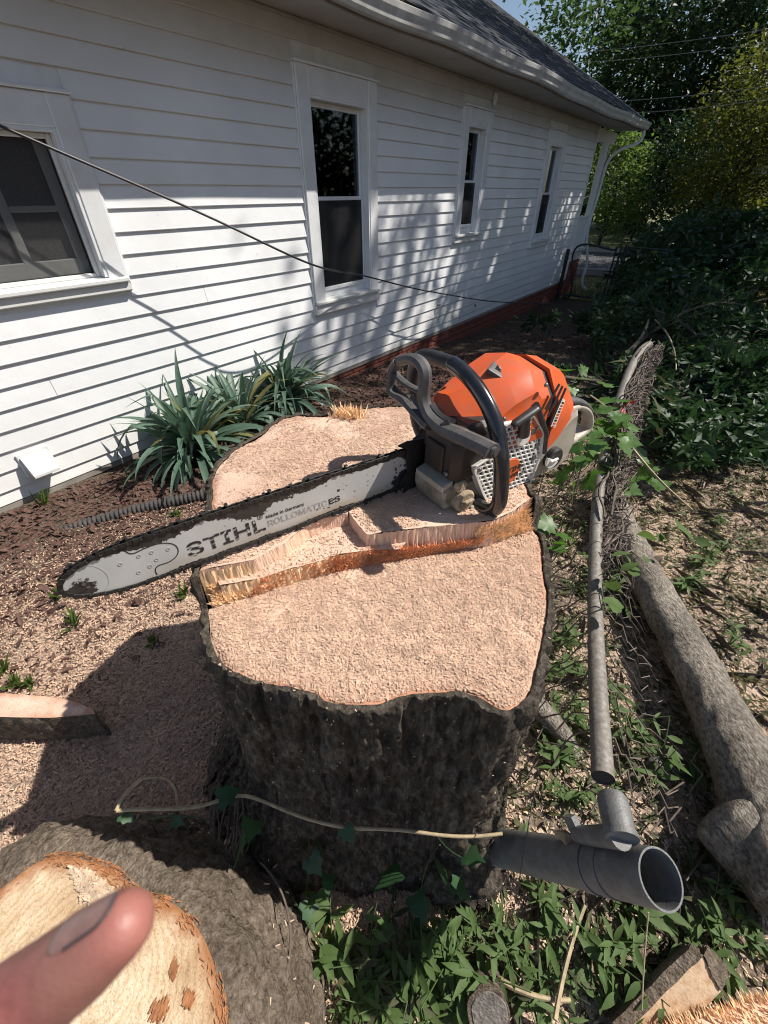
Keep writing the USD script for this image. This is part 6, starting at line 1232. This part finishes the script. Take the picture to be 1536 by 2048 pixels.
for k, (u, v, wh) in enumerate(spots):
    WL, WG = 'small leafy weed ' + wh, 'weeds ' + wh
    p = at(u, v, .03); p[2] = float(zg(p[0], p[1])) - .004
    if RIM.buffer(.05).contains(Point(p[:2])) or np.min(np.linalg.norm(spline(lp, 60)[:, :2] - p[:2], axis=1)) < .08: continue
    if len(protos) < 5:
        t = thing('leafy_weed', WL, 'weed', p, group=WG); st_, lf = weed(100 + len(protos), 5 + len(protos) % 3, .048, [.10, .13, .16, .12, .14][len(protos)])
        part(t, 'stem', st_, 'leaf_weed'); part(t, 'leaves', lf, 'litter_olive' if len(protos) == 3 else 'leaf_weed', True); protos.append(t)
    else:
        copy_of(protos[k % 5], 'leafy_weed', WL, 'weed', WG, p, gw.uniform(0, 2 * PI), gw.uniform(.5, 1.3))

# ------------------------------------------------------------------ vine and ivy in front of the stump
vine = thing('vine', 'cut vine stem with withered leaves strung across the front of the stump', 'vine')
vp = [far(628, 1555 + 0, .0) if False else far(*p) for p in [(232, 1622, .80), (330, 1618, .84), (420, 1607, .88), (470, 1592, .90), (520, 1600, .88), (600, 1632, .83), (700, 1655, .80), (800, 1660, .79), (900, 1672, .78), (960, 1672, .78), (1005, 1667, .78)]]
part(vine, 'stem', tube(spline(vp, 90), np.linspace(.0038, .0030, 90), 7, bump=.4, bs=60.), 'twig_pale', 50)
part(vine, 'looped_end', [tube(spline([far(*p) for p in [(232, 1622, .80), (250, 1590, .82), (283, 1558, .84)]], 16), .0034, 7, bump=.4), tube(spline([far(*p) for p in [(283, 1558, .84), (330, 1556, .87), (352, 1585, .9), (356, 1620, .9)]], 24), .0028, 6)], 'twig_pale')
iv = [(far(438, 1600, .87), (.6, .4, -.1), .05), (far(690, 1655, .79), (.3, -.4, -.3), .035), (far(505, 1640, .86), (.1, -.4, .3), .055), (far(490, 1680, .86), (-.3, -.5, -.3), .055), (far(620, 1715, .92), (.3, -.3, -.3), .05), (far(655, 1750, .95), (.1, -.5, .1), .045),
      (far(640, 1690, .93), (-.1, -.2, -.5), .045), (far(615, 1800, .95), (.2, -.4, -.1), .055), (far(585, 1830, .95), (-.5, -.3, .1), .05), (far(800, 1745, .92), (-.5, -.2, 0), .07), (far(830, 1790, .93), (.2, -.5, .1), .055), (far(885, 1735, .90), (.1, -.4, -.4), .07),
      (far(905, 1760, .90), (.5, -.3, -.3), .06), (far(930, 1705, .88), (.3, -.2, .3), .05), (far(825, 1850, .98), (.3, -.3, 0), .045), (far(985, 1900, 1.0), (.1, -.3, .4), .07), (far(640, 1840, .98), (.5, .1, 0), .04), (far(345, 1640, .86), (.6, -.2, 0), .03), (far(245, 1628, .81), (.5, -.2, -.1), .03)]
for pts in [[(870, 1665, .79), (900, 1700, .84), (925, 1715, .88)], [(880, 1690, .84), (850, 1740, .9), (840, 1800, .93)], [(612, 1640, .83), (618, 1700, .9), (610, 1800, .95)], [(505, 1620, .87), (500, 1680, .86), (480, 1720, .87)], [(420, 1640, .88), (350, 1632, .86), (300, 1638, .85)]]: part(vine, 'hanging_shoot', tube(spline([far(*p) for p in pts], 12), .0012, 4), 'leaf_ivy')
for p, d, sz in iv:
    Rm = align_rot(np.array([d], float), gm, gm.normal(0, .6)); part(vine, 'leaf', scatter_mesh(*IVY, np.array([p]), Rm, np.array([sz])), 'leaf_ivy', True)
rt = thing('dead_vine_stems', 'bunch of bare dark vine stems standing between the butt piece and the stump', 'stems')
for k in range(16):
    u0, v0 = gm.uniform(420, 485), gm.uniform(1700, 1750); u1, v1 = u0 + gm.uniform(-25, 45), gm.uniform(1570, 1650)
    part(rt, 'stem', tube(spline([far(u0, v0, .93), far((u0 + u1) / 2 + gm.normal(0, 9), (v0 + v1) / 2, .90), far(u1, v1, .92)], 12), np.linspace(.0026, .0014, 12), 5), 'twig')
single('thin_root', tube(spline([far(*p) for p in [(520, 1725, .90), (565, 1790, .86), (580, 1860, .82), (575, 1950, .78), (565, 2060, .74)]], 40), .0022, 6), 'twig', 'thin grey root trailing down the bark of the butt piece', 'root')
single('black_string', tube(spline([far(*p) for p in [(1075, 1560, .80), (1055, 1660, .70), (1040, 1750, .72), (1010, 1860, .84)]], 24), .0009, 5), 'wire_black', 'thin dark wire hanging down across the leaning post', 'wire')

# ------------------------------------------------------------------ lower right: split wood, slab, cut stub
def split(name, label, pts, zt, zb, m_top, m_side):
    t = thing(name, label, 'wood'); return t
sw = thing('split_wood', 'wedge of split orange wood lying at the lower right corner', 'split wood')
q = {k: at(u, v, z) for k, (u, v, z) in dict(a=(1245, 2070, .06), b=(1405, 1912, .16), c=(1440, 1985, .13), d=(1300, 2110, .03), e=(1385, 1905, .02), f=(1225, 2050, -.02), g=(1455, 1960, .02), h=(1320, 2110, -.03)).items()}
part(sw, 'block', hull(list(q.values())).subdivide().subdivide(), 'cut_pale', prim=None) if False else None
wb = hull(list(q.values()))
for _ in range(4): wb = wb.subdivide()
v = np.array(wb.vertices); wb.vertices = v + (.004 * (fbm(v * [60, 60, 60], 3, 5) - .5))[:, None] * np.array([.3, -.5, 1.])
part(sw, 'split_face', wb, 'split_pale', 40)
def rough_plate(c, th, amp, sd):
    m = hull([p + d for p in c for d in (np.zeros(3), np.array(th))])
    for _ in range(4): m = m.subdivide()
    v = np.array(m.vertices); m.vertices = v + amp * (fbm(v * 70, 4, sd) - .5)[:, None] * np.array([1, 1, 1.]); return m
part(sw, 'bark', rough_plate([q['b'] + [0, 0, .004], q['c'] + [0, 0, .004], q['e'] + [.0, 0, -.02], q['g']], [.016, .012, 0], .016, 6), 'root_bark', 40)
part(sw, 'bark_edge', rough_plate([q['a'] + [0, 0, .004], q['b'] + [0, 0, .004], q['f'], q['e']], [-.016, .014, 0], .016, 7), 'root_bark', 40)
sl_ = thing('splintered_slab', 'slab with a comb of pale torn splinters at the bottom right corner', 'wood slab')
A0, B0 = at(1270, 2085, .13), at(1560, 1985, .13)
part(sl_, 'slab', hull([p + d for p in (A0, B0) for d in ([0, 0, -.02], [0, 0, -.09], [.08, -.22, -.02], [.08, -.22, -.09])]), 'torn_face')
ns = 900; t_ = gm.random(ns); w_ = gm.random(ns); pp = A0 + (B0 - A0) * t_[:, None] + np.array([.08, -.22, 0]) * (w_ ** 2 * .5)[:, None] + [0, 0, -.024]
part(sl_, 'splinters', scatter_mesh(SP[0], np.array(SP[1]), pp, align_rot(np.c_[gm.normal(-.45, .12, ns), gm.normal(.55, .12, ns), gm.normal(.75, .12, ns)], gm), np.c_[gm.uniform(.012, .032, ns), np.full(ns, .0032), np.full(ns, .0032)]), 'fibre_yellow', kind='stuff')
sb = thing('cut_stub', 'small rounded grey wood stub standing among the leaves at the bottom', 'stub', at(975, 2010, .0))
sx_ = np.array([-.12, -.55, .83]); sx_ /= np.linalg.norm(sx_); e0, e1 = -sx_ * .05 + [0, .03, .0], sx_ * .085 + [0, .03, .0]
part(sb, 'bark', tube(np.linspace(e0, e1, 12), .042, 30, bump=.35, bs=50), 'root_bark', 50); part(sb, 'cut_face', tube(np.linspace(e1 - sx_ * .004, e1 + sx_ * .002, 4), [.037, .037, .0365, .035], 30, bump=.25, bs=60), 'weathered_post', 30)
single('twig_piece', tube(spline([at(1000, 1960, .05), at(1050, 1985, .06), at(1140, 2000, .05)], 20), np.linspace(.006, .004, 20), 6, bump=.3), 'twig_pale', 'short pale twig lying right of the grey stub', 'twig')
single('twig_piece', tube(spline([at(1170, 1810, .08), at(1140, 1900, .07), at(1110, 2040, .08)], 20), np.linspace(.004, .005, 20), 6, bump=.3), 'twig_pale', 'long upright twig below the leaning post', 'twig')
single('dry_stem', tube(spline([far(1297, 1825, .72), far(1290, 1900, .72), far(1284, 2020, .72)], 14), .0014, 5), 'twig_pale', 'thin straw coloured stem under the open end of the post', 'stem')
single('root_limb', tube(spline([at(1060, 1400, .10), at(1110, 1450, .09), at(1150, 1510, .05)], 20), np.linspace(.035, .022, 20), 14, bump=.4, bs=30), 'log_bark', 'short grey root limb against the right base of the stump', 'root', smooth=50)

# ------------------------------------------------------------------ the hand whose thumb strays in at the lower left
hand = thing('person', 'bare thumb with a dirty nail pointing up in front of the lower left corner', 'person')
T0, T1, T2, T3 = far(243, 1852, .112), far(165, 1915, .113), far(10, 2035, .115), far(-300, 2240, .122)
def bones(js):
    ms = []
    for a, ra, b, rb in js:
        sa_, sb_ = trimesh.creation.icosphere(2, ra).apply_translation(a), trimesh.creation.icosphere(2, rb).apply_translation(b)
        h = hull(np.vstack([sa_.vertices, sb_.vertices])); ms.append(manifold3d.Manifold(manifold3d.Mesh(np.asarray(h.vertices, np.float32), np.asarray(h.faces, np.uint32))))
    return ms
view = np.array([0, 0, CAMH]) - T1; view /= np.linalg.norm(view); td = (T0 - T2) / np.linalg.norm(T0 - T2); tr = np.cross(td, view); tr /= np.linalg.norm(tr)
wrist = T3 + np.array([-.05, -.055, -.035]); kn = [T3 + np.array([-.02 - .006 * k, -.005 - .022 * k, -.075 + .004 * k]) for k in range(4)]
js = [(T0, .0080, T1, .0104), (T1, .0104, T2, .0126), (T2, .0126, T3, .0142), (T3, .0135, wrist, .020)]
for k, p in enumerate(kn):
    js += [(wrist + [0, -.008 * k, 0], .017, p, .011)]
    d1 = np.array([.030, .004, -.018]); d2 = np.array([.010, .004, .030]); d3 = np.array([-.014, .002, .016]); sc = (.95, 1.05, 1., .8)[k]
    js += [(p, .0095, p + d1 * sc, .0085), (p + d1 * sc, .0085, p + (d1 + d2) * sc, .0078), (p + (d1 + d2) * sc, .0078, p + (d1 + d2 + d3) * sc, .0070)]
js += [(wrist, .024, wrist + np.array([-.12, -.16, -.12]), .033)]
mm = bones(js); body = mm[0]
for b in mm[1:]: body = body + b
body = body.refine_to_length(.0026); bm = body.to_mesh(); hm = TM(bm.vert_properties[:, :3], bm.tri_verts); hm.merge_vertices()
trimesh.smoothing.filter_taubin(hm, iterations=24)
v = np.array(hm.vertices)
ax_s = (v - T1) @ td; rd_ = np.linalg.norm(v - T1 - ax_s[:, None] * td, axis=1); cre = sum(np.exp(-((ax_s - c0 + .0012 * np.sin(k * 2 + (v - T1) @ np.cross(td, view) * 400)) / .0007) ** 2) for k, c0 in enumerate((-.006, -.0095, -.013, -.018, -.0215)))
v = v - hm.vertex_normals * (.00045 * cre * (rd_ < .02) * (np.linalg.norm(v - T1, axis=1) < .04))[:, None]; hm.vertices = v
red = np.clip(.75 - np.linalg.norm(v - (T1 * .25 + T2 * .75 + view * .008), axis=1) / .022, 0, .85) + np.clip(.55 - np.linalg.norm(v - T0, axis=1) / .02, 0, .4)
part(hand, 'hand', hm, 'skin', True, prim={'red': red})
nc = T0; up_n = view * .52 - tr * .85 if (np.dot(-tr, [0, .6, .8]) > 0) else view * .52 + tr * .85; up_n -= td * (up_n @ td); up_n /= np.linalg.norm(up_n); rn_ = np.cross(td, up_n)
V = []; a_ = np.linspace(-.95, .95, 13); l_ = np.linspace(-.0150, .0050, 12)
for l in l_:
    for a in a_:
        wdt = (1.0 - .30 * max(0, (l - .0) / .005) ** 2 - .35 * max(0, (-l - .009) / .006) ** 2) * .82
        ax_ = nc + td * l; rad = np.interp(l, [-.0150, -.013, 0, .003, .005], [.0100, .0105, .0084, .0079, .0074]); V.append(ax_ + (up_n * math.cos(a * wdt) + rn_ * math.sin(a * wdt)) * rad)
n_ = len(a_); f = []
for i in range(len(l_) - 1):
    for j in range(n_ - 1): a = i * n_ + j; f += [[a, a + 1, a + n_ + 1], [a, a + n_ + 1, a + n_]]
nm_ = TM(V, f); part(hand, 'thumbnail', nm_, 'nail', True)
edge = np.array(V).reshape(len(l_), n_, 3); ed = np.vstack([edge[4:-1, -1], edge[-1, ::-1][1:7]]); part(hand, 'nail_edge', tube(resample(ed, .0015), .0005, 5), 'nail_dirt')
